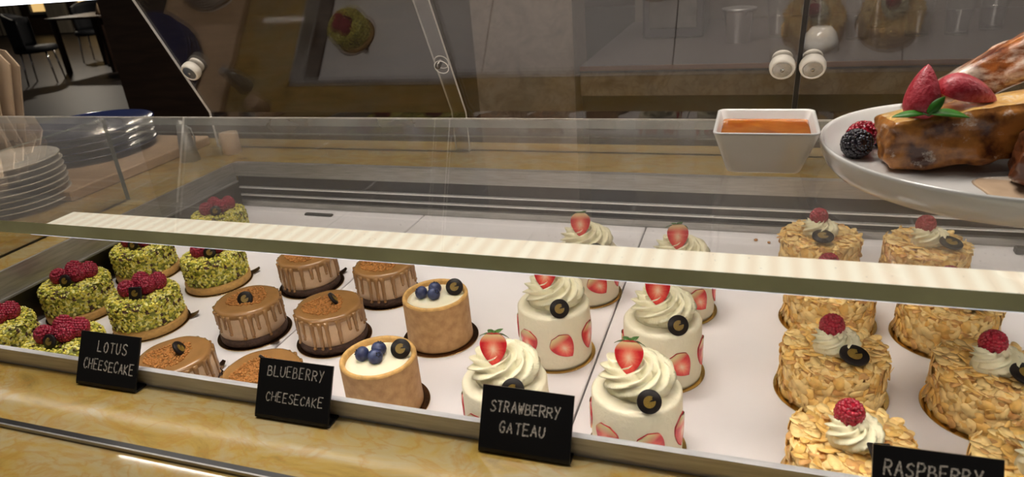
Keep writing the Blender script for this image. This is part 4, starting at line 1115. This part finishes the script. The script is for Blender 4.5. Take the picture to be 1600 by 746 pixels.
def lump(size, T, mats, seed, amp=0.0022, freq=38, cuts=14, mfun=None, bulge=0.10):
    # bread slice: rounded block with a craggy baked surface
    sx, sy_, sz = size; m_ = MB()
    n = cuts
    faces_ = []
    for ax in range(3):
        for sg_ in (-1, 1):
            grid = []
            for i in range(n + 1):
                for j in range(n + 1):
                    u = 2 * i / n - 1; v = 2 * j / n - 1
                    p = [0, 0, 0]; p[ax] = sg_; p[(ax + 1) % 3] = u; p[(ax + 2) % 3] = v
                    P_ = Vector(p)
                    # rounded cube
                    e = 9.0
                    ln = (abs(P_.x) ** e + abs(P_.y) ** e + abs(P_.z) ** e) ** (1 / e)
                    Q = P_ / ln
                    b_ = 1 + bulge * (1 - (P_.x ** 2)) * (abs(P_.z) > 0.99)
                    w_ = Vector((Q.x * sx / 2, Q.y * sy_ / 2, Q.z * sz / 2 * b_))
                    d_ = noise.noise(w_ * freq + Vector((seed * 7.1, seed * 3.3, 0))) * amp + noise.noise(w_ * freq * 3.1 + Vector((seed, 0, seed))) * amp * 0.45
                    w_ += w_.normalized() * d_
                    grid.append(w_)
            faces_.append((ax, sg_, grid))
    for ax, sg_, grid in faces_:
        fs = []
        for i in range(n):
            for j in range(n):
                o = i * (n + 1) + j
                f_ = (o, o + 1, o + n + 2, o + n + 1)
                if sg_ > 0: f_ = (o, o + n + 1, o + n + 2, o + 1)
                fs.append(f_)
        m_.add(grid, fs, mfun(ax, sg_) if mfun else 0, True, T)
    return m_
# front slice: light custard top, dark crust edge, caramel-streaked side
def slice_obj(T, size, seed, mats, mfun, label, amp=0.0042, freq=60):
    m_ = lump(size, T.to_3x3().to_4x4(), None, seed, amp, freq, 26, mfun)
    o = m_.build('french_toast', mats, None, T.translation)
    return tag(o, label, 'french toast', 'french toast slices on the plate')
slice_obj(TR(0.6000, -0.3230, ZP + 0.0245, math.radians(-6), math.radians(-8), math.radians(4)), (0.130, 0.046, 0.035), 1, [M['toast'], M['toast_sugar_top'], M['toast_dark']],
          lambda ax, s: 1 if (ax == 2 and s > 0) else 0, 'front slice of french toast lying on the plate, topped with strawberry and mint')
slice_obj(TR(0.6320, -0.2660, ZP + 0.0640, math.radians(-16), math.radians(-33), math.radians(2)), (0.165, 0.052, 0.026), 2, [M['toast_sugar']], lambda ax, s: 0,
          'sugar dusted slice of french toast leaning steeply up on the front slice', 0.0045, 60)
slice_obj(TR(0.6400, -0.3720, ZP + 0.0170, math.radians(-8), math.radians(4), math.radians(-12)), (0.070, 0.040, 0.031), 3, [M['toast_dark']], lambda ax, s: 0,
          'small dark toasted piece at the right picture edge beside the front slice')
sp = MB(); sp.lathe([(0, 0.0), (0.030, 0.0), (0.031, 0.0004), (0.029, 0.0010), (0, 0.0012)], 48, rmod=lambda r, z, a: r * (1 + 0.22 * math.sin(2 * a + 0.6) + 0.1 * math.sin(5 * a)))
tag(sp.build('caramel_pool', M['syrup_pool'], None, (0.620, -0.3680, ZP - 0.0003)), 'thin pool of caramel sauce on the plate before the toast', 'sauce', kind='stuff')

def sugar_strawberry(label, loc, xl, yl, W, z0, z1, depth):
    # xl, yl: directions of the berry's own x (across) and y (rounded skin side)
    t = thing('strawberry_half', label, 'strawberry', loc, 0, 'strawberry halves on the toast')
    X = Vector(xl).normalized(); Y = Vector(yl); Y = (Y - X * Y.dot(X)).normalized(); Z = X.cross(Y)
    t.rotation_euler = Matrix((X, Y, Z)).transposed().to_euler()
    half_strawberry_mb(W, z0, z1, depth).build('strawberry_flesh', [M['ssugar'], M['straw_cut']], t)
    return t
sugar_strawberry('sugared strawberry half standing upright on the front toast with red skin outwards', (0.5570, -0.3340, ZP + 0.0500), (0.65, -0.75, 0.10), (-0.78, -0.62, 0.05), 0.0122, -0.0200, 0.0175, 1.1)
sugar_strawberry('sugared strawberry half lying on its cut side right of the upright half', (0.5815, -0.3270, ZP + 0.0490), (0.0, -1.0, -0.25), (0.25, -0.30, 0.93), 0.0120, -0.0200, 0.0170, 1.05)
mt = thing('mint_sprig', 'green mint sprig lying in front of the upright strawberry half', 'mint sprig', (0.5575, -0.3475, ZP + 0.0410))
for k, (dv, L_, W_, dr, bs) in enumerate([((-1, -0.1, -0.02), 0.019, 0.0034, 0.002, (-0.002, 0, 0)), ((1, -0.05, 0.10), 0.022, 0.0042, 0.006, (0.002, 0, 0)), ((0.62, 0.1, 0.75), 0.014, 0.0036, 0.001, (0.0, 0.0, 0.0))]):
    lm = MB(); leaf_blade(lm, bs, dv, L_, W_, dr, up=Vector((0, -0.45, 0.9)) if k < 2 else Vector((0, -1, 0.3)), th=0.0005); lm.build('mint_leaf', M['mint'], mt)
stm = MB(); stm.tube([(-0.003, 0, 0), (0.001, -0.0005, -0.0015), (0.003, 0, 0.0005)], 0.0006, 6); stm.build('mint_stem', M['leaf'], mt)
bb = raspberry_mb(0.0108, 0.0118, 12); o = bb.build('blackberry', M['blackberry'], None, (0.5225, -0.3140, ZP + 0.0100), (1.2, 0.2, 0.3)); tag(o, 'glossy blackberry at the left of the toast plate before a raspberry', 'blackberry')
rb = raspberry_mb(0.0108, 0.0125, 14); o = rb.build('raspberry', M['rasp'], None, (0.5275, -0.2960, ZP + 0.0105), (0.4, 0.5, 0.2)); tag(o, 'red raspberry on the plate tucked behind the blackberry', 'raspberry')
b1, c1 = blueberry_mb(0.0075); o = b1.build('blueberry', M['blueberry'], None, (0.5420, -0.2880, ZP + 0.0068)); tag(o, 'single blueberry peeking out right of the raspberry on the plate', 'blueberry')
c1.build('berry_crown', M['blueberry_eye'], o)

# ------------------------------------------------------------------ left end of the counter: plates, jug, napkins
ords = ['topmost', 'second', 'third', 'fourth', 'fifth', 'sixth', 'seventh', 'eighth', 'ninth', 'tenth', 'eleventh', 'twelfth']
def plate_stack(name, mats, cx, cy, z0, n, dz, prof, labelf, group, jit, rimprof=None):
    q = random.Random(n)
    proto = None
    for k in range(n):
        if proto is None:
            m_ = MB(); m_.lathe(prof, 96); proto = m_.build(name, mats[0]); o = proto
            if rimprof:
                r_ = MB(); r_.lathe(rimprof, 96); r_.build('glazed_rim', mats[1], proto)
        else: o = copy_tree(proto)
        o.location = (cx + q.uniform(-jit, jit), cy + q.uniform(-jit, jit), z0 + dz * k)
        tag(o, labelf(n - 1 - k), 'plate', group)
WP = [(0, 0.0012), (0.042, 0.0012), (0.044, 0.0), (0.047, 0.0), (0.049, 0.0015), (0.062, 0.0045), (0.0705, 0.0068), (0.0712, 0.0078), (0.0703, 0.0086), (0.061, 0.0062), (0.049, 0.0036), (0.045, 0.0031), (0, 0.0031)]
plate_stack('side_plate', [M['porcelain_plate']], -0.5320, -0.2080, ZM, 8, 0.0084, WP,
            lambda k: ('topmost plate of the white stack left of the side glass' if k == 0 else ('lowest plate of the white stack left of the side glass' if k == 7 else ords[k] + ' plate from the top of the white stack by the side glass')), 'white plates stacked on the marble', 0.0012)
tray = MB(); tray.box(-0.86, -0.455, -0.185, 0.10, 0, 0.016, bev=0.002)
tag(tray.build('serving_board', M['pale_wood'], None, (0, 0, ZM)), 'pale wooden board under the dark plates left of the case', 'serving board')
BP = [(0, 0.0015), (0.060, 0.0015), (0.063, 0.0), (0.067, 0.0), (0.070, 0.002), (0.098, 0.0072), (0.1085, 0.0102), (0.1090, 0.0110)]
BR = [(0.1090, 0.0110), (0.1082, 0.0122), (0.1065, 0.0120), (0.098, 0.0094), (0.070, 0.0042), (0.064, 0.0038), (0, 0.0038)]
plate_stack('dinner_plate', [M['stone_plate'], M['blue_rim']], -0.6150, -0.0050, ZM + 0.016, 4, 0.0115, BP,
            lambda k: ('topmost blue glazed plate of the dark stack behind the white plates' if k == 0 else ('lowest plate of the dark blue glazed stack on the wooden board' if k == 3 else ords[k] + ' plate from the top of the dark blue glazed stack')), 'blue glazed plates stacked on the wooden board', 0.0015, BR)
jg = thing('steel_pourer', 'small conical steel pourer standing behind the well at the left', 'pourer', (-0.4200, 0.010, ZM))
MB().lathe([(0, 0.0), (0.0150, 0.0), (0.0155, 0.001), (0.0120, 0.030), (0.0075, 0.062), (0.0060, 0.066), (0.0048, 0.066), (0.0045, 0.060), (0, 0.058)], 40).build('pourer_body', M['steel'], jg)
hd = MB(); hd.tube([(0.0075, 0, 0.058), (0.017, 0, 0.054), (0.020, 0, 0.040), (0.0165, 0, 0.026), (0.0125, 0, 0.024)], 0.0016, 8); hd.build('handle', M['steel'], jg)
pot = MB(); pot.lathe([(0, 0), (0.014, 0), (0.015, 0.001), (0.015, 0.034), (0.0142, 0.035), (0, 0.035)], 32)
tag(pot.build('wooden_pot', M['pale_wood'], None, (-0.372, 0.055, ZM)), 'small round wooden pot behind the steel pourer', 'pot')
# brown paper sleeves standing at the far left
q = random.Random(3)
ns = thing('paper_sleeve_holder', 'dark holder for brown paper sleeves at the left picture edge', 'holder', (-0.70, -0.120, ZM + 0.016))
hm = MB(); hm.box(-0.10, 0.06, -0.055, 0.055, 0.0, 0.004, bev=0.001)
for a_, b_, c_, d_ in ((-0.10, 0.06, 0.051, 0.055), (-0.10, 0.06, -0.055, -0.051), (-0.10, -0.096, -0.051, 0.051), (0.056, 0.06, -0.051, 0.051)): hm.box(a_, b_, c_, d_, 0.004, 0.05)
hm.build('holder_box', M['black_hw'], ns)
for k in range(5):
    T = TR(0, 0, 0, 0, 0, math.radians(-6 + 3 * k))
    m_ = MB()
    pts = [(-0.08, 0.0), (0.045, 0.0), (0.094 + 0.006 * (k % 2), 0.178 - 0.006 * k), (0.080, 0.206 - 0.007 * k), (-0.08, 0.238 - 0.006 * k)]
    n = len(pts)
    vs = [(x, -0.0012 + 0.006 * math.sin(3 * z * 10 + k) * 0.3, z) for x, z in pts] + [(x, 0.0012 + 0.006 * math.sin(3 * z * 10 + k) * 0.3, z) for x, z in pts]
    m_.add(vs, [tuple(range(n)), tuple(range(2 * n - 1, n - 1, -1))] + [(i, i + n, (i + 1) % n + n, (i + 1) % n) for i in range(n)], 0, False, T)
    o = m_.build('paper_sleeve', M['paper'], None, (-0.695, -0.152 + 0.014 * k, ZM + 0.0205))
    tag(o, ['brown paper sleeve nearest the viewer in the holder', 'second brown paper sleeve from the front of the holder', 'middle brown paper sleeve of the five in the holder', 'fourth brown paper sleeve from the front of the holder', 'rearmost brown paper sleeve in the holder'][k], 'paper sleeve', 'brown paper sleeves at the left edge')

# ------------------------------------------------------------------ bar behind the case
ZB = 0.0445
bar = thing('back_bar', 'low brown marble bar counter with copper edge behind the glass doors', 'bar counter', (0, 0, ZF))
def zb_(z): return z - ZF
MB().box(0.025, 2.4, 0.905, 1.745, zb_(0.02), zb_(ZB)).build('bar_top', M['bar_top'], bar)
MB().box(0.025, 2.4, 0.897, 0.905, zb_(0.034), zb_(ZB + 0.0008)).build('copper_edge', M['copper'], bar)
MB().box(0.025, 2.4, 0.900, 0.905, zb_(-0.030), zb_(0.034)).build('marble_front', M['bar_front'], bar)
MB().box(0.025, 2.4, 0.915, 1.70, 0.0, zb_(0.0199)).build('bar_plinth', M['bar_black'], bar)
def tumbler_mb(r0, r1, h):
    m_ = MB(); t = 0.0022
    m_.lathe([(0, 0), (r0, 0), (r0 + 0.001, 0.002), (r1, h), (r1 - 0.0008, h + 0.0006), (r1 - t, h), (r0 - t * 0.8, 0.008), (0, 0.007)], 32)
    return m_
gl = [(0.506, 1.30, 0.030, 'tumbler behind the middle knob pair, left of the dark door gap'), (0.618, 1.37, 0.030, 'tumbler just right of the door gap above the white knobs'), (0.700, 1.22, 0.027, 'tumbler right of the upturned white bowl'),
      (0.845, 1.25, 0.033, 'tumbler between the two dark cake reflections, left one'), (0.935, 1.25, 0.030, 'tumbler between the two dark cake reflections, right one'), (1.03, 1.33, 0.030, 'tumbler far right behind the leaning toast'), (0.77, 1.42, 0.028, 'tumbler at the back of the bar behind the reflections')]
gp = tumbler_mb(0.026, 0.036, 0.105).build('glass_tumbler', M['tumbler'])
for i, (x, y, r, lb) in enumerate(gl):
    o = gp if i == 0 else copy_tree(gp)
    o.location = (x, y, ZB); tag(o, 'clear ' + lb, 'tumbler', 'clear tumblers on the back bar')
ub = MB(); ub.lathe([(0.0, 0.058), (0.020, 0.058), (0.023, 0.057), (0.034, 0.044), (0.042, 0.022), (0.044, 0.0), (0.041, 0.0), (0.038, 0.022), (0.030, 0.042), (0.0, 0.052)], 48)
tag(ub.build('white_bowl', M['porcelain'], None, (0.600, 1.060, ZB)), 'upturned white bowl on the back bar above the right knob', 'bowl')
pt = thing('steel_mixer', 'shiny steel mixing cup on a machine foot behind the middle door', 'mixing cup', (0.400, 1.225, ZB))
MB().lathe([(0, 0), (0.030, 0), (0.031, 0.002), (0.040, 0.085), (0.0405, 0.088), (0.038, 0.088), (0.030, 0.01), (0, 0.008)], 40).build('cup_body', M['chrome'], pt)
MB().lathe([(0.0405, 0.086), (0.046, 0.088), (0.046, 0.092), (0.0400, 0.093), (0.0, 0.098)], 40).build('cup_lid', M['steel'], pt)
# dark bar machine and a box behind the gateau reflections
bx = thing('coffee_machine', 'dark boxy bar machine behind the left part of the back bar', 'machine', (0.22, 1.45, ZB))
MB().box(-0.10, 0.08, -0.12, 0.12, 0.0, 0.30, bev=0.006).build('machine_body', M['bar_black'], bx)
MB().box(-0.08, 0.06, -0.125, -0.12, 0.03, 0.12, bev=0.002).build('machine_panel', M['steel_dark'], bx)

# ------------------------------------------------------------------ dining room far behind at the left
def chair(label):
    t = thing('dining_chair', label, 'chair', group='dark dining chairs')
    m_ = MB(); vs = []; fs = []; n = 14; rows = 6
    for side in (0, 1):
        for i in range(rows + 1):
            z = 0.44 + 0.46 * i / rows
            for k in range(n + 1):
                a = math.radians(-80 + 160 * k / n)
                r = 0.26 + 0.02 * i / rows - (0.035 if side else 0)
                top = z if i < rows else z - 0.10 * abs(a / 1.4) ** 2
                vs.append((r * math.sin(a), r * 0.95 * math.cos(a), top))
    S_ = (rows + 1) * (n + 1)
    for i in range(rows):
        for k in range(n):
            o = i * (n + 1) + k
            fs.append((o, o + 1, o + n + 2, o + n + 1)); fs.append((S_ + o, S_ + o + n + 1, S_ + o + n + 2, S_ + o + 1))
    for k in range(n):
        o = rows * (n + 1) + k; fs.append((o, o + 1, S_ + o + 1, S_ + o)); fs.append((k, S_ + k, S_ + k + 1, k + 1))
    for i in range(rows):
        for k in (0, n):
            o = i * (n + 1) + k; fs.append((o, o + n + 1, S_ + o + n + 1, S_ + o))
    m_.add(vs, fs, 0, True); m_.build('backrest', M['chair_dark'], t)
    MB().lathe([(0, 0.40), (0.235, 0.40), (0.25, 0.415), (0.25, 0.45), (0.235, 0.47), (0, 0.475)], 32).build('seat', M['chair_dark'], t)
    for x, y in ((-0.19, -0.17), (0.19, -0.17), (-0.19, 0.17), (0.19, 0.17)):
        lg = MB(); lg.tube([(x * 0.85, y * 0.85, 0.40), (x, y, 0.0)], [0.013, 0.010], 8); lg.build('leg', M['chrome'], t)
    return t
chairs = [(-8.45, 5.95, 2.2, 'dark curved chair nearest the window at the far left'), (-9.35, 7.65, 0.4, 'dark chair on the far side of the dining table'), (-7.45, 6.55, -1.0, 'dark chair standing right of the dining table'),
          (-9.75, 6.05, 1.5, 'dark chair at the far left edge by the curtain'), (-5.45, 5.75, 0.8, 'dark chair standing alone left of the wooden partition')]
cp = chair(chairs[0][3])
for i, (x, y, rz, lb) in enumerate(chairs):
    c_ = cp if i == 0 else copy_tree(cp); place(c_, (x, y, ZF), rz, lb)
tb_ = thing('dining_table', 'dark dining table among the chairs at the far left', 'table', (-8.35, 6.95, ZF))
MB().box(-0.55, 0.45, -0.40, 0.40, 0.72, 0.75, bev=0.004).build('table_top', M['table_wood'], tb_)
for x, y in ((-0.48, -0.33), (0.38, -0.33), (-0.48, 0.33), (0.38, 0.33)):
    lg = MB(); lg.box(x - 0.03, x + 0.03, y - 0.03, y + 0.03, 0, 0.72); lg.build('leg', M['table_wood'], tb_)
nk = MB(); nk.lathe([(0, 0), (0.05, 0), (0.055, 0.01), (0.03, 0.08), (0.006, 0.14), (0, 0.15)], 24)
tag(nk.build('folded_napkin', M['paper'], None, (-8.2, 6.85, ZF + 0.75)), 'folded napkin cone standing on the far dining table', 'napkin')
for i, (x0_, x1_) in enumerate([(-16.05, -15.45), (-14.55, -13.95)]):
    fr = MB()
    for a_, b_, c_, d_ in ((x0_, x1_, -0.50, -0.44), (x0_, x1_, 1.6, 1.7), (x0_, x0_ + 0.06, -0.44, 1.6), (x1_ - 0.06, x1_, -0.44, 1.6)):
        fr.box(a_, b_, 11.9, 12.0, c_, d_)
    wn = fr.build('window_%d' % (i + 1), M['win_frame']); structure(wn)
    g_ = MB(); g_.box(x0_ + 0.06, x1_ - 0.06, 11.96, 11.98, -0.44, 1.6); g_.build('window_pane', M['win_glow'], wn)
for i, (x, hw) in enumerate(((-17.2, 0.95), (-15.05, 0.32), (-13.6, 0.28))):
    cu = MB(); vs = []; fs = []
    n = 60
    for y_ in (11.80, 11.82):
        for z in (ZF + 0.02, 1.9):
            for k in range(n + 1): vs.append((x - hw + 2 * hw * k / n, y_ + 0.05 * math.sin(k * 1.3), z))
    for k in range(n):
        fs.append((k, k + 1, n + 1 + k + 1, n + 1 + k)); o = 2 * (n + 1); fs.append((o + k, o + n + 1 + k, o + n + 2 + k, o + k + 1))
    cu.add(vs, fs, 0, True)
    tag(cu.build('curtain', M['curtain']), ['grey curtain at the left of the far lit window', 'grey curtain between the two far windows', 'grey curtain hanging right of the two far windows'][i], 'curtain', 'grey curtains in the dining room')
